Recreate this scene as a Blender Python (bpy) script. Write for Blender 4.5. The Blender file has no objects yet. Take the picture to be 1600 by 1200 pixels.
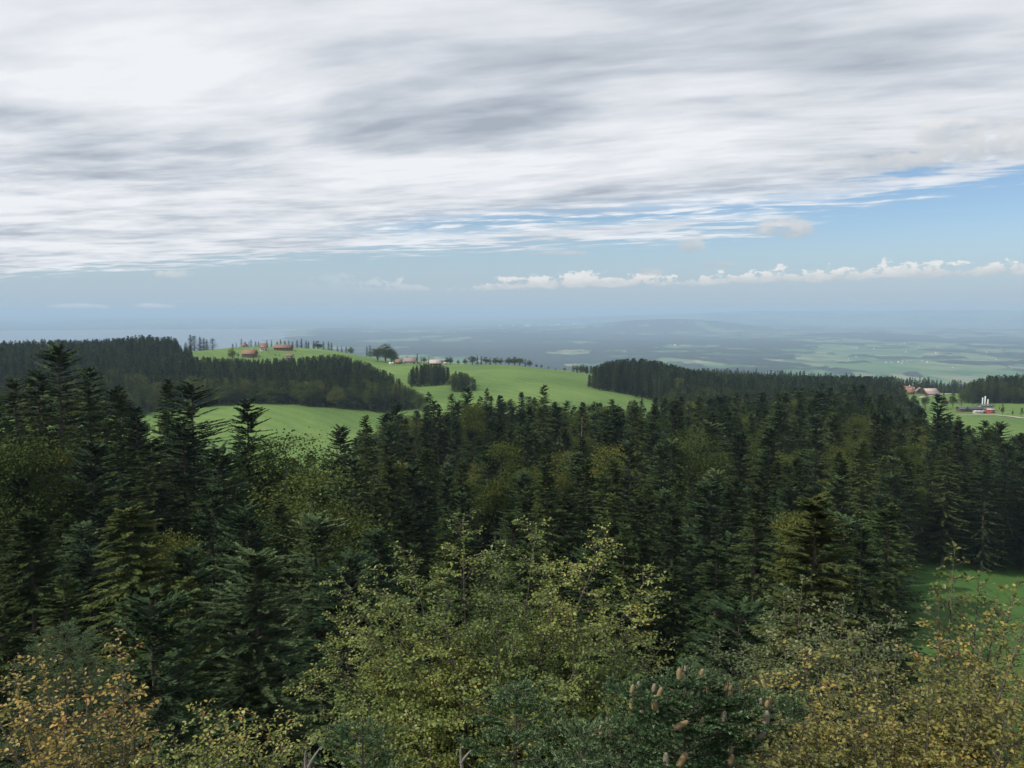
import bpy, math
import numpy as np
from mathutils import Matrix, Vector

# ------------------------------------------------------------------ camera
SC = bpy.context.scene
COL = SC.collection
F, HV = 1280.0, 487.0                       # focal length and level line of the photograph (1600 x 1200)
PITCH = math.atan((600 - HV) / F)
cam = bpy.data.cameras.new('camera')
cam.sensor_width = 36.0
cam.lens = 36.0 * F / 1600.0
cam.clip_start, cam.clip_end = 0.1, 200000.0
cam_o = bpy.data.objects.new('camera', cam)
cam_o.location = (0, 0, 0)                  # platform of a lookout tower: heights below are relative to the eye
cam_o.rotation_euler = (math.pi / 2 - PITCH, 0, 0)
COL.objects.link(cam_o)
SC.camera = cam_o

# ------------------------------------------------------------------ view / sampling
SC.view_settings.view_transform = 'Standard'
SC.view_settings.look = 'None'
SC.view_settings.exposure = 0.0
SC.view_settings.gamma = 1.0
SC.render.engine = 'CYCLES'
CY = SC.cycles
CY.max_bounces, CY.diffuse_bounces, CY.glossy_bounces, CY.transmission_bounces = 3, 2, 1, 2
CY.volume_bounces, CY.transparent_max_bounces = 0, 4
CY.use_denoising = True
CY.caustics_reflective = CY.caustics_refractive = False
CY.sample_clamp_indirect = 4.0

# ------------------------------------------------------------------ sun
SUN_EL = math.radians(47)
SUN_AZ = math.radians(-108)                 # from the view direction (+y), negative is left: over the left shoulder
sun = bpy.data.lights.new('sun', 'SUN')
sun.energy, sun.angle, sun.color = 4.0, math.radians(1.0), (1.0, 0.94, 0.84)
sun_o = bpy.data.objects.new('sun', sun)
sd = Vector((math.sin(SUN_AZ) * math.cos(SUN_EL), math.cos(SUN_AZ) * math.cos(SUN_EL), math.sin(SUN_EL)))
sun_o.rotation_euler = sd.to_track_quat('Z', 'Y').to_euler()
COL.objects.link(sun_o)

# ------------------------------------------------------------------ world: sky and clouds
W = bpy.data.worlds.new('World')
SC.world = W
W.use_nodes = True
NT = W.node_tree
NT.nodes.clear()


class G:
    """small helper for building node graphs"""
    def __init__(s, nt): s.nt = nt
    def n(s, t, **kw):
        x = s.nt.nodes.new(t)
        for k, v in kw.items(): setattr(x, k, v)
        return x
    def put(s, sock, v):
        if isinstance(v, bpy.types.NodeSocket): s.nt.links.new(v, sock)
        elif v is not None: sock.default_value = v
    def m(s, op, a, b=None, c=None, clamp=False):
        x = s.n('ShaderNodeMath', operation=op, use_clamp=clamp)
        s.put(x.inputs[0], a)
        if b is not None: s.put(x.inputs[1], b)
        if c is not None: s.put(x.inputs[2], c)
        return x.outputs[0]
    def add(s, a, b): return s.m('ADD', a, b)
    def sub(s, a, b): return s.m('SUBTRACT', a, b)
    def mul(s, a, b): return s.m('MULTIPLY', a, b)
    def div(s, a, b): return s.m('DIVIDE', a, b)
    def step(s, x, a, b, lo=0.0, hi=1.0):
        r = s.n('ShaderNodeMapRange', interpolation_type='SMOOTHSTEP')
        s.put(r.inputs[0], x); s.put(r.inputs[1], a); s.put(r.inputs[2], b); s.put(r.inputs[3], lo); s.put(r.inputs[4], hi)
        return r.outputs[0]
    def lin(s, x, a, b, lo=0.0, hi=1.0):
        r = s.n('ShaderNodeMapRange')
        s.put(r.inputs[0], x); s.put(r.inputs[1], a); s.put(r.inputs[2], b); s.put(r.inputs[3], lo); s.put(r.inputs[4], hi)
        return r.outputs[0]
    def xyz(s, x, y, z=0.0):
        c = s.n('ShaderNodeCombineXYZ')
        s.put(c.inputs[0], x); s.put(c.inputs[1], y); s.put(c.inputs[2], z)
        return c.outputs[0]
    def noise(s, vec, scale=1.0, detail=4.0, rough=0.5, dist=0.0, dim='3D'):
        t = s.n('ShaderNodeTexNoise', noise_dimensions=dim)
        if vec is not None: s.put(t.inputs['Vector'], vec)
        s.put(t.inputs['Scale'], scale); s.put(t.inputs['Detail'], detail)
        s.put(t.inputs['Roughness'], rough); s.put(t.inputs['Distortion'], dist)
        return t.outputs[0]
    def mix(s, f, a, b, mode='MIX'):
        x = s.n('ShaderNodeMix', data_type='RGBA', blend_type=mode)
        s.put(x.inputs[0], f)
        for k, v in ((6, a), (7, b)):
            if isinstance(v, tuple) and len(v) == 3: v = v + (1.0,)
            s.put(x.inputs[k], v)
        return x.outputs[2]
    def ramp(s, f, stops):
        r = s.n('ShaderNodeValToRGB')
        e = r.color_ramp.elements
        while len(e) < len(stops): e.new(0.5)
        for k, (p, c) in enumerate(stops):
            e[k].position = p
            e[k].color = tuple(c) + (1.0,)
        s.put(r.inputs[0], f)
        return r.outputs[0]


def build_sky():
    g = G(NT)
    sky = g.n('ShaderNodeTexSky', sky_type='NISHITA')
    sky.sun_disc = False
    sky.sun_elevation = SUN_EL
    sky.sun_rotation = SUN_AZ               # measured from +y towards +x, as the lamp's
    sky.altitude = 900
    sky.air_density, sky.dust_density, sky.ozone_density = 1.0, 0.6, 2.0
    base = g.mix(1.0, sky.outputs[0], (0.098, 0.106, 0.114), 'MULTIPLY')
    co = g.n('ShaderNodeTexCoord').outputs['Generated']
    sep = g.n('ShaderNodeSeparateXYZ'); g.put(sep.inputs[0], co)
    x, y, z = sep.outputs
    el = z
    az = g.m('ARCTAN2', x, y)
    zz = g.add(g.m('MAXIMUM', z, 0.0), 0.035)
    px, py = g.div(x, zz), g.div(y, zz)
    # the haze of the lower air
    base = g.mix(g.step(el, 0.0, 0.115, 1.0, 0.0), base, (0.425, 0.535, 0.63))
    base = g.mix(g.step(el, -0.01, 0.035, 0.7, 0.0), base, (0.43, 0.53, 0.61))
    # --- the high deck: long rolls drawn out along one direction
    a = g.sub(g.mul(px, 0.93), g.mul(py, 0.36))
    b = g.add(g.mul(px, 0.36), g.mul(py, 0.93))
    wob = g.noise(g.xyz(g.mul(a, 0.35), g.mul(b, 0.35), 3.1), 1.0, 2.0, 0.5)
    b2 = g.add(b, g.mul(g.sub(wob, 0.5), 0.9))
    big = g.noise(g.xyz(g.mul(a, 0.62), g.mul(b2, 0.80), 7.9), 1.0, 2.0, 0.45)
    roll = g.noise(g.xyz(g.mul(a, 1.45), g.mul(b2, 3.3), 1.7), 1.0, 5.0, 0.55)
    fine = g.noise(g.xyz(g.mul(a, 2.6), g.mul(b2, 5.0), 5.0), 1.0, 4.0, 0.55)
    shade = g.add(g.add(g.mul(big, 0.56), g.mul(roll, 0.44)), g.mul(g.sub(fine, 0.5), g.step(el, 0.06, 0.3, 0.36, 0.07)))
    for (u, v, sa, sb_, k) in ((520, 222, 1.1, .42, -.085), (800, 190, .5, .28, -.05), (1210, 85, .62, .42, -.075), (640, 20, .55, .35, .06), (90, 70, .7, .4, .05), (300, 330, 2.2, .6, .035), (1000, 250, 1.0, .5, .02)):
        Z_ = (HV - v) / F + .035; X_ = (u - 800) / F / Z_; Y_ = 1 / Z_
        da = g.div(g.sub(a, .93 * X_ - .36 * Y_), sa); db = g.div(g.sub(b, .36 * X_ + .93 * Y_), sb_)
        shade = g.add(shade, g.mul(g.m('EXPONENT', g.mul(g.add(g.mul(da, da), g.mul(db, db)), -1.0)), k))
    deck = g.ramp(shade, ((0.31, (0.40, 0.45, 0.52)), (0.41, (0.57, 0.615, 0.68)), (0.48, (0.72, 0.75, 0.80)), (0.60, (0.885, 0.905, 0.94))))
    f1 = g.sub(g.sub(9.6, g.mul(px, 0.42)), py)
    f2 = g.add(g.mul(g.sub(g.sub(4.75, px), g.mul(py, 0.3)), 1.6), g.mul(g.sub(roll, .5), 2.2))
    f = g.m('MINIMUM', f1, f2)
    near_edge = g.step(f, 0.5, 5.0, 1.0, 0.0)
    holes = g.mul(g.mul(g.sub(g.add(g.mul(roll, 0.6), g.mul(fine, 0.4)), 0.56), 9.0), near_edge)
    cover = g.step(g.add(f, g.m('MULTIPLY', holes, g.step(f, 0.0, 1.0, 0.35, 1.0))), -0.05, 1.1)
    q = g.div(g.sub(f1, g.add(2.75, g.mul(g.sub(wob, .5), 2.2))), 0.55)     # a slit of blue along the deck
    slit = g.mul(g.m('EXPONENT', g.mul(g.mul(q, q), -1.0)), g.step(px, -2.6, -0.2))
    cover = g.mul(cover, g.sub(1.0, g.mul(slit, g.step(fine, 0.66, 0.44))))
    cover = g.mul(cover, g.step(f, 0.0, 3.0, 0.88, 0.985))
    col = g.mix(cover, base, deck)
    # --- small cumulus strung out over the plain
    n2 = g.noise(g.xyz(g.mul(az, 46.0), g.mul(el, 80.0), 2.0), 1.0, 5.0, 0.6)
    n1 = g.noise(g.xyz(g.mul(az, 7.0), 4.0, 2.0), 1.0, 1.0, 0.5)
    base_el = g.add(0.0215, g.mul(g.m('MAXIMUM', g.add(az, 0.15), 0.0), 0.022))
    t = g.div(g.sub(el, base_el), 0.019)
    m = g.step(g.sub(g.add(g.mul(n2, 0.9), g.mul(n1, 0.95)), g.add(0.71, g.mul(t, 0.26))), 0.0, 0.08)
    m = g.mul(m, g.step(g.add(t, g.mul(g.sub(n2, 0.5), 0.5)), 0.0, 0.25))
    m = g.mul(m, g.step(az, -0.30, 0.05))
    lit = g.ramp(g.add(g.mul(n2, 0.5), g.mul(t, 0.42)), ((0.22, (0.47, 0.53, 0.58)), (0.6, (0.86, 0.85, 0.83))))
    col = g.mix(g.mul(m, 0.9), col, lit)
    # --- single clouds standing clear of the deck
    nz = g.noise(g.xyz(g.mul(az, 38.0), g.mul(el, 60.0), 9.0), 1.0, 6.0, 0.58)
    nzs = g.sub(nz, 0.5)
    for (u, v, wu, wv, dark, op) in ((270, 430, 36, 9, .25, .8), (1225, 362, 62, 22, .62, .95), (1077, 387, 25, 17, .7, .8),
                                     (1520, 238, 120, 34, .45, .9), (1465, 212, 44, 26, .2, .9), (1400, 258, 130, 20, .55, .7), (1010, 427, 26, 8, .85, .7),
                                     (1112, 415, 40, 7, .85, .7), (860, 398, 80, 6, .7, .55), (125, 480, 40, 5, .2, .6),
                                     (240, 479, 34, 5, .2, .6), ):
        a0, e0 = math.atan((u - 800) / F), math.sin(math.atan((HV - v) / F * math.cos(math.atan((u - 800) / F))))
        sa, se = wu / F, wv / F
        dx = g.div(g.sub(az, a0), sa)
        dy = g.div(g.sub(el, e0), se)
        low = g.m('MINIMUM', dy, 0.0)       # flatter foot than top
        r2 = g.add(g.add(g.mul(dx, dx), g.mul(dy, dy)), g.mul(g.mul(low, low), 1.2))
        mk = g.step(g.add(g.sub(1.0, r2), g.mul(nzs, 3.4)), 0.0, 1.1)
        mk = g.mul(mk, g.step(r2, 3.2, 1.4))
        sh = g.step(g.add(dy, g.mul(nzs, 3.0)), -0.9, 0.9)
        cc = g.mix(g.mul(sh, 1.0), (0.46, 0.52, 0.58), (0.86 - .3 * dark, 0.86 - .27 * dark, 0.86 - .24 * dark))
        col = g.mix(g.mul(mk, op), col, cc)
    bg = g.n('ShaderNodeBackground')
    g.put(bg.inputs[0], col); bg.inputs[1].default_value = 1.0
    out = g.n('ShaderNodeOutputWorld')
    NT.links.new(bg.outputs[0], out.inputs[0])


build_sky()
W.cycles.sampling_method = 'NONE'          # an even, bright sky: plain sampling is the cheaper one

# ------------------------------------------------------------------ numeric helpers
RNG = np.random.default_rng(11)
CP, SP = math.cos(PITCH), math.sin(PITCH)


def at(u, v, D):
    """the point at forward distance D that lies on the photo's line of sight u, v"""
    cx, cy = (u - 800) / F, (600 - v) / F
    yy, zz = CP + SP * cy, -SP + CP * cy
    return np.array((cx / yy * D, D, zz / yy * D))


def proj(P):
    P = np.asarray(P, float)
    x, y, z = P[..., 0], P[..., 1], P[..., 2]
    dep = y * CP - z * SP
    up = y * SP + z * CP
    dep = np.where(np.abs(dep) < 1e-6, 1e-6, dep)
    return 800 + F * x / dep, 600 - F * up / dep, dep


def _hash(ix, iy, seed):
    h = (ix.astype(np.int64) * 374761393 + iy.astype(np.int64) * 668265263 + seed * 1442695041) & 0xffffffff
    h = ((h ^ (h >> 13)) * 1274126177) & 0xffffffff
    return ((h ^ (h >> 16)) & 0xffff) / 65535.0


def vnoise(x, y, seed=0):
    x, y = np.asarray(x, float), np.asarray(y, float)
    ix, iy = np.floor(x), np.floor(y)
    fx, fy = x - ix, y - iy
    fx, fy = fx * fx * (3 - 2 * fx), fy * fy * (3 - 2 * fy)
    a, b = _hash(ix, iy, seed), _hash(ix + 1, iy, seed)
    c, d = _hash(ix, iy + 1, seed), _hash(ix + 1, iy + 1, seed)
    return (a + (b - a) * fx) * (1 - fy) + (c + (d - c) * fx) * fy


def fbm(x, y, seed=0, oct=4):
    s, amp, tot = 0.0, 1.0, 0.0
    for k in range(oct):
        s = s + amp * vnoise(x * 2 ** k + 13.7 * k, y * 2 ** k - 7.1 * k, seed + k)
        tot += amp; amp *= 0.5
    return s / tot


def sstep(x, a, b):
    t = np.clip((np.asarray(x, float) - a) / (b - a), 0, 1)
    return t * t * (3 - 2 * t)


# ------------------------------------------------------------------ the lie of the land
TU = [-600, 0, 200, 400, 500, 600, 800, 1000, 1200, 1300, 1400, 1500, 1600, 2200]
TR = [0, 30, 60, 100, 140, 170, 240, 300, 380, 460, 540, 600, 650, 720, 780, 850, 900, 950, 1000, 1050, 1150, 1400, 2000, 3500, 5000]
TZ = {
    -600: [-28, -33, -35, -36, -38, -44, -58, -70, -78, -82, -82, -80, -77, -72, -67, -61, -58, -56, -55, -55, -60, -95, -220, -400, -450],
    0:    [-28, -33, -37, -38, -41, -46, -60, -70, -78, -82, -82, -80, -77, -72, -67, -61, -58, -56, -55, -55, -60, -95, -220, -400, -450],
    200:  [-28, -34, -40, -41, -43, -49, -62, -72, -80, -84, -82, -77, -74, -68, -63, -56, -52, -50, -50, -52, -58, -95, -220, -400, -450],
    400:  [-28, -35, -42, -46, -49, -56, -70, -78, -80, -76, -71, -67, -68, -66, -62, -54, -49, -45, -42, -42, -52, -95, -220, -400, -450],
    500:  [-28, -35, -43, -48, -52, -57, -68, -76, -79, -77, -74, -71, -70, -66, -61, -54, -48, -44, -44, -47, -60, -100, -230, -400, -450],
    600:  [-28, -36, -43, -49, -52, -54, -56, -62, -72, -78, -78, -75, -71, -65, -61, -57, -56, -56, -58, -62, -75, -115, -240, -400, -450],
    800:  [-28, -36, -44, -50, -52, -54, -55, -57, -66, -70, -68, -66, -63, -59, -57, -57, -59, -62, -67, -73, -88, -130, -250, -400, -450],
    1000: [-28, -36, -44, -50, -52, -54, -56, -58, -68, -74, -76, -76, -75, -74, -73, -73, -74, -76, -79, -83, -93, -135, -250, -400, -450],
    1200: [-28, -36, -44, -50, -52, -54, -56, -57, -64, -74, -80, -82, -82, -82, -82, -83, -84, -86, -89, -93, -102, -140, -250, -400, -450],
    1300: [-28, -36, -44, -50, -52, -54, -55, -55, -58, -68, -78, -82, -83, -84, -84, -84, -84, -86, -89, -93, -102, -140, -250, -400, -450],
    1400: [-28, -36, -44, -50, -52, -54, -57, -60, -66, -76, -82, -84, -85, -86, -86, -85, -84, -86, -89, -93, -103, -140, -250, -400, -450],
    1500: [-28, -36, -45, -50, -52, -54, -58, -64, -72, -78, -80, -79, -78, -80, -82, -83, -84, -86, -89, -93, -103, -140, -250, -400, -450],
    1600: [-28, -36, -46, -51, -53, -55, -60, -66, -74, -79, -81, -80, -78, -79, -81, -83, -84, -86, -89, -93, -103, -140, -250, -400, -450],
    2200: [-28, -36, -46, -51, -53, -55, -60, -66, -74, -79, -81, -80, -78, -79, -81, -83, -84, -86, -89, -93, -103, -140, -250, -400, -450],
}
TTH = np.arctan((np.array(TU, float) - 800) / F)
_rf = np.concatenate([np.linspace(0, 1200, 241), np.geomspace(1215, 5000, 60)])
_tf = np.linspace(TTH[0], TTH[-1], 161)
_tab = np.array([np.interp(_rf, TR, TZ[u]) for u in TU])
_tab = np.array([np.interp(_tf, TTH, _tab[:, k]) for k in range(len(_rf))]).T
for _ in range(4):
    _p = np.pad(_tab, ((1, 1), (1, 1)), mode='edge')
    _tab = (_p[:-2, 1:-1] + _p[2:, 1:-1] + _p[1:-1, :-2] + _p[1:-1, 2:] + 2 * _p[1:-1, 1:-1]) / 6


def lake_mask(th, r):
    u = 800 + F * np.tan(np.clip(th, -1.2, 1.2))
    shore = 430 + 130 * (fbm(r / 2500, th * 0 + .3, 41, 3) - .5)
    return (1 - sstep(u, shore - 40, shore + 40)) * sstep(r, 8600, 9400) * (1 - sstep(r, 21500, 23000)) * sstep(th, -1.05, -.95)


def tz(x, y):
    """terrain height"""
    x, y = np.asarray(x, float), np.asarray(y, float)
    th, r = np.arctan2(x, y), np.hypot(x, y)
    ti = np.clip((th - _tf[0]) / (_tf[-1] - _tf[0]) * (len(_tf) - 1), 0, len(_tf) - 1.001)
    ri = np.clip(np.interp(r, _rf, np.arange(len(_rf))), 0, len(_rf) - 1.001)
    i, j = ti.astype(int), ri.astype(int)
    a, b = ti - i, ri - j
    z = (_tab[i, j] * (1 - a) + _tab[i + 1, j] * a) * (1 - b) + (_tab[i, j + 1] * (1 - a) + _tab[i + 1, j + 1] * a) * b
    z = z + (fbm(x / 70, y / 70, 3, 3) - 0.5) * 3.0 * sstep(r, 20, 80) * (1 - sstep(r, 1300, 2000))
    # the plain and its far hills
    far = sstep(r, 4500, 9000)
    u = 800 + F * np.tan(np.clip(th, -1.2, 1.2))
    hills = (fbm(x / 2600, y / 2600, 9, 4) - 0.45) * 90 * far
    swell = sstep(r, 17000, 21000) * (1 - sstep(r, 22000, 26000)) * 330 * np.exp(-((u - 1040) / 130) ** 2) * 0.75
    back = sstep(r, 26000, 36000) * 505 * sstep(u, 700, 1250) * (0.78 + 0.35 * fbm(th * 14, r / 9000, 5, 4))
    left = sstep(r, 27000, 36000) * 150 * (1 - sstep(u, 350, 800)) * fbm(th * 18, r / 9000, 6, 3)
    back = np.minimum(back, 490.0)
    lk = lake_mask(th, r)
    return (z + hills + swell + back + left) * (1 - lk) - 470 * lk


def uD(u, D):
    """world x, y on the ground at photo column u and forward distance D"""
    return (u - 800) / F * D, D


# ------------------------------------------------------------------ mesh building
def mesh_np(name, V, faces, mats, attrs=None, fmat=None, smooth=False):
    """faces: list of int arrays (n, k) with any k"""
    me = bpy.data.meshes.new(name)
    V = np.asarray(V, np.float32)
    faces = [np.asarray(f, np.int32) for f in faces if len(f)]
    nl = sum(f.size for f in faces); nf = sum(len(f) for f in faces)
    me.vertices.add(len(V)); me.vertices.foreach_set('co', V.ravel())
    me.loops.add(nl); me.loops.foreach_set('vertex_index', np.concatenate([f.ravel() for f in faces]))
    tot = np.concatenate([np.full(len(f), f.shape[1], np.int32) for f in faces])
    me.polygons.add(nf)
    me.polygons.foreach_set('loop_start', np.concatenate([[0], np.cumsum(tot)[:-1]]).astype(np.int32))
    me.polygons.foreach_set('loop_total', tot)
    if fmat is not None: me.polygons.foreach_set('material_index', np.asarray(fmat, np.int32))
    if smooth: me.polygons.foreach_set('use_smooth', np.ones(nf, bool))
    for k, a in (attrs or {}).items():
        at_ = me.attributes.new(k, 'FLOAT', 'POINT')
        at_.data.foreach_set('value', np.asarray(a, np.float32))
    for m_ in (mats if isinstance(mats, (list, tuple)) else [mats]): me.materials.append(m_)
    me.update(calc_edges=True)
    return me


def obj(name, me, parent=None, loc=None):
    o = bpy.data.objects.new(name, me)
    COL.objects.link(o)
    if parent is not None: o.parent = parent
    if loc is not None: o.location = loc
    return o


def tag(o, label=None, cat=None, group=None, kind=None):
    for k, v in (('label', label), ('category', cat), ('group', group), ('kind', kind)):
        if v: o[k] = v
    return o


def nrm(v):
    return v / np.maximum(np.linalg.norm(v, axis=-1, keepdims=True), 1e-9)


def tubes(P0, A, B, r0, r1, n=4, k=5):
    """tubes along P0 + A t + B t^2; arrays of N curves"""
    P0, A, B = (np.atleast_2d(np.asarray(q, float)) for q in (P0, A, B))
    N = len(P0)
    r0, r1 = np.broadcast_to(r0, (N,)), np.broadcast_to(r1, (N,))
    t = np.linspace(0, 1, n + 1)
    C = P0[:, None] + A[:, None] * t[None, :, None] + B[:, None] * (t ** 2)[None, :, None]
    T = nrm(A[:, None] + 2 * B[:, None] * t[None, :, None])
    ref = np.where(np.abs(T[..., 2:3]) > 0.9, np.array([1.0, 0, 0]), np.array([0, 0, 1.0]))
    X = nrm(np.cross(T, ref)); Y = np.cross(T, X)
    R = (r0[:, None] + (r1 - r0)[:, None] * t[None])[..., None, None]
    an = np.arange(k) / k * 2 * math.pi
    V = C[:, :, None] + R * (X[:, :, None] * np.cos(an)[None, None, :, None] + Y[:, :, None] * np.sin(an)[None, None, :, None])
    base = (np.arange(N) * (n + 1) * k)[:, None, None]
    ring = (np.arange(n) * k)[None, :, None]
    j = np.arange(k)[None, None, :]; j2 = (j + 1) % k
    Q = np.stack([base + ring + j, base + ring + j2, base + ring + k + j2, base + ring + k + j], -1).reshape(-1, 4)
    return V.reshape(-1, 3), Q


def kites(P, A, S, L, Wd, mid=0.45):
    """one four-cornered blade each: foot P, direction A, side S, length L, width Wd"""
    L, Wd = np.asarray(L)[:, None], np.asarray(Wd)[:, None]
    V = np.stack([P, P + A * L * mid + S * Wd * .5, P + A * L, P + A * L * mid - S * Wd * .5], 1).reshape(-1, 3)
    Q = np.arange(len(P) * 4).reshape(-1, 4)
    return V, Q


LEAF = np.array([(0, 0, 0), (-.27, .22, .05), (-.31, .58, .06), (0, 1, -.04), (.31, .58, .06), (.27, .22, .05)], float)


def leaves(P, A, Nn, L, rng):
    """ovate leaves folded along the midrib"""
    A = nrm(A); S = nrm(np.cross(A, Nn)); U = np.cross(S, A)
    curl = rng.normal(1.0, 1.6, len(P))[:, None, None]
    T = LEAF[None]
    V = P[:, None] + L[:, None, None] * (S[:, None] * T[..., 0:1] + A[:, None] * T[..., 1:2] + U[:, None] * T[..., 2:3] * curl)
    b = (np.arange(len(P)) * 6)[:, None]
    Q = np.concatenate([b + np.array([[0, 1, 2, 3]]), b + np.array([[0, 3, 4, 5]])], 0)
    return V.reshape(-1, 3), Q, (S, A, U)


def small_leaves(P, A, Nn, L, rng):
    """the same leaf with four corners, for the mass of a crown"""
    A = nrm(A); S = nrm(np.cross(A, Nn)); U = np.cross(S, A)
    T = np.array([(0, 0, 0), (-.33, .46, .07), (0, 1, -.03), (.33, .46, .07)])[None]
    curl = rng.normal(1.0, 1.6, len(P))[:, None, None]
    V = P[:, None] + L[:, None, None] * (S[:, None] * T[..., 0:1] + A[:, None] * T[..., 1:2] + U[:, None] * T[..., 2:3] * curl)
    b = (np.arange(len(P)) * 4)[:, None]
    return V.reshape(-1, 3), np.concatenate([b + np.array([[0, 1, 2]]), b + np.array([[0, 2, 3]])], 0)


class Acc:
    def __init__(s): s.V, s.F, s.a, s.n, s.m = [], [], [], 0, []
    def add(s, V, Q, tint=0.5, mat=0):
        s.V.append(V); s.F.append(np.asarray(Q) + s.n); s.n += len(V)
        s.a.append(np.broadcast_to(np.asarray(tint, float), (len(V),)))
        s.m.append(np.full(len(Q), mat, np.int32))
    def mesh(s, name, mats, smooth=False):
        return mesh_np(name, np.concatenate(s.V), s.F, mats, {'tint': np.concatenate(s.a)}, np.concatenate(s.m), smooth)


def boxes(B):
    """B: list of (x0,x1,y0,y1,z0,z1)"""
    V, Q = [], []
    for k, (x0, x1, y0, y1, z0, z1) in enumerate(B):
        V += [(x0, y0, z0), (x1, y0, z0), (x1, y1, z0), (x0, y1, z0), (x0, y0, z1), (x1, y0, z1), (x1, y1, z1), (x0, y1, z1)]
        o = 8 * k
        Q += [[o + a for a in f] for f in ((0, 3, 2, 1), (4, 5, 6, 7), (0, 1, 5, 4), (1, 2, 6, 5), (2, 3, 7, 6), (3, 0, 4, 7))]
    return np.array(V, float), np.array(Q)


# ------------------------------------------------------------------ materials
def mat(name, build):
    m_ = bpy.data.materials.new(name); m_.use_nodes = True
    nt = m_.node_tree; nt.nodes.clear()
    g = G(nt)
    out = g.n('ShaderNodeOutputMaterial')
    s = build(g)
    nt.links.new(s, out.inputs['Surface'])
    return m_


def pbsdf(g, col, rough=0.7, spec=0.25, normal=None):
    b = g.n('ShaderNodeBsdfPrincipled')
    if isinstance(col, tuple): col = col + (1.0,) if len(col) == 3 else col
    g.put(b.inputs['Base Color'], col); g.put(b.inputs['Roughness'], rough)
    g.put(b.inputs['Specular IOR Level'], spec)
    if normal is not None: g.put(b.inputs['Normal'], normal)
    return b.outputs[0]


def attr(g, name):
    return g.n('ShaderNodeAttribute', attribute_name=name).outputs['Fac']


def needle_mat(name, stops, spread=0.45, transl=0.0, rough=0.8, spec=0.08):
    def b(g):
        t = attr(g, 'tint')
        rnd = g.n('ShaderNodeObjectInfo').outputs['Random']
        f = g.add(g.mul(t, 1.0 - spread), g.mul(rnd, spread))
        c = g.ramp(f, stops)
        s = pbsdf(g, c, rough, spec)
        if transl:
            tr = g.n('ShaderNodeBsdfTranslucent'); g.put(tr.inputs[0], g.mix(1.0, c, (1.15, 1.1, 0.6), 'MULTIPLY'))
            mx = g.n('ShaderNodeMixShader'); mx.inputs[0].default_value = transl
            g.nt.links.new(s, mx.inputs[1]); g.nt.links.new(tr.outputs[0], mx.inputs[2])
            s = mx.outputs[0]
        return s
    return mat(name, b)


M = {}
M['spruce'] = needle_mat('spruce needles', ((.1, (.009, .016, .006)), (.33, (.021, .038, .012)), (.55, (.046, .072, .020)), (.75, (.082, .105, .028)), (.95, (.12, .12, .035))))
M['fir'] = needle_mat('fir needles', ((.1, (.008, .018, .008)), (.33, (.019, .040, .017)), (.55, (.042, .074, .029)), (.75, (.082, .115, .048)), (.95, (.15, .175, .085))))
M['spruce_gold'] = needle_mat('yellowish spruce needles', ((0, (.028, .040, .012)), (.5, (.060, .076, .021)), (1, (.12, .125, .036))))  # a spruce whose needles are yellowish green by themselves
M['larch'] = needle_mat('light green needles', ((0, (.025, .045, .014)), (.5, (.05, .08, .022)), (1, (.09, .115, .035))))
M['beech'] = needle_mat('beech leaves afar', ((0, (.030, .050, .013)), (.4, (.060, .085, .021)), (.7, (.095, .112, .026)), (.88, (.14, .13, .03)), (1, (.19, .13, .03))), 0.55, 0.15)
M['bark'] = mat('bark', lambda g: pbsdf(g, g.ramp(g.noise(g.n('ShaderNodeTexCoord').outputs['Object'], 6.0, 6.0, .65), ((.3, (.045, .036, .028)), (.7, (.12, .10, .08)))), 0.85, 0.15))
M['bark_pale'] = mat('pale bark', lambda g: pbsdf(g, g.ramp(g.noise(g.n('ShaderNodeTexCoord').outputs['Object'], 9.0, 6.0, .65), ((.35, (.07, .062, .052)), (.7, (.18, .16, .135)))), 0.8, 0.2))
M['deadwood'] = mat('bleached dead wood', lambda g: pbsdf(g, g.ramp(g.noise(g.n('ShaderNodeTexCoord').outputs['Object'], 5.0, 6.0, .65), ((.3, (.13, .115, .10)), (.7, (.28, .255, .225)))), 0.85, 0.15))


def leaf_mat(name, stops, tr=0.22):
    return needle_mat(name, stops, 0.0, tr, 0.42, 0.3)


M['leaf_green'] = leaf_mat('hornbeam leaves', ((0, (.055, .090, .020)), (.4, (.125, .170, .038)), (.65, (.215, .24, .055)), (.85, (.34, .31, .075)), (.96, (.38, .25, .06)), (1, (.36, .14, .04))))
M['leaf_gold'] = leaf_mat('turning beech leaves', ((0, (.050, .070, .018)), (.35, (.115, .125, .030)), (.60, (.22, .20, .046)), (.82, (.36, .26, .058)), (.95, (.38, .20, .05)), (1, (.34, .11, .045))))
M['leaf_orange'] = leaf_mat('orange leaves', ((0, (.075, .090, .025)), (.3, (.18, .165, .042)), (.6, (.34, .25, .065)), (.85, (.43, .27, .07)), (1, (.42, .17, .05))))
M['leaf_grey'] = leaf_mat('grey green leaves', ((0, (.045, .07, .025)), (.5, (.10, .135, .05)), (.85, (.20, .22, .09)), (1, (.32, .25, .06))))


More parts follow.
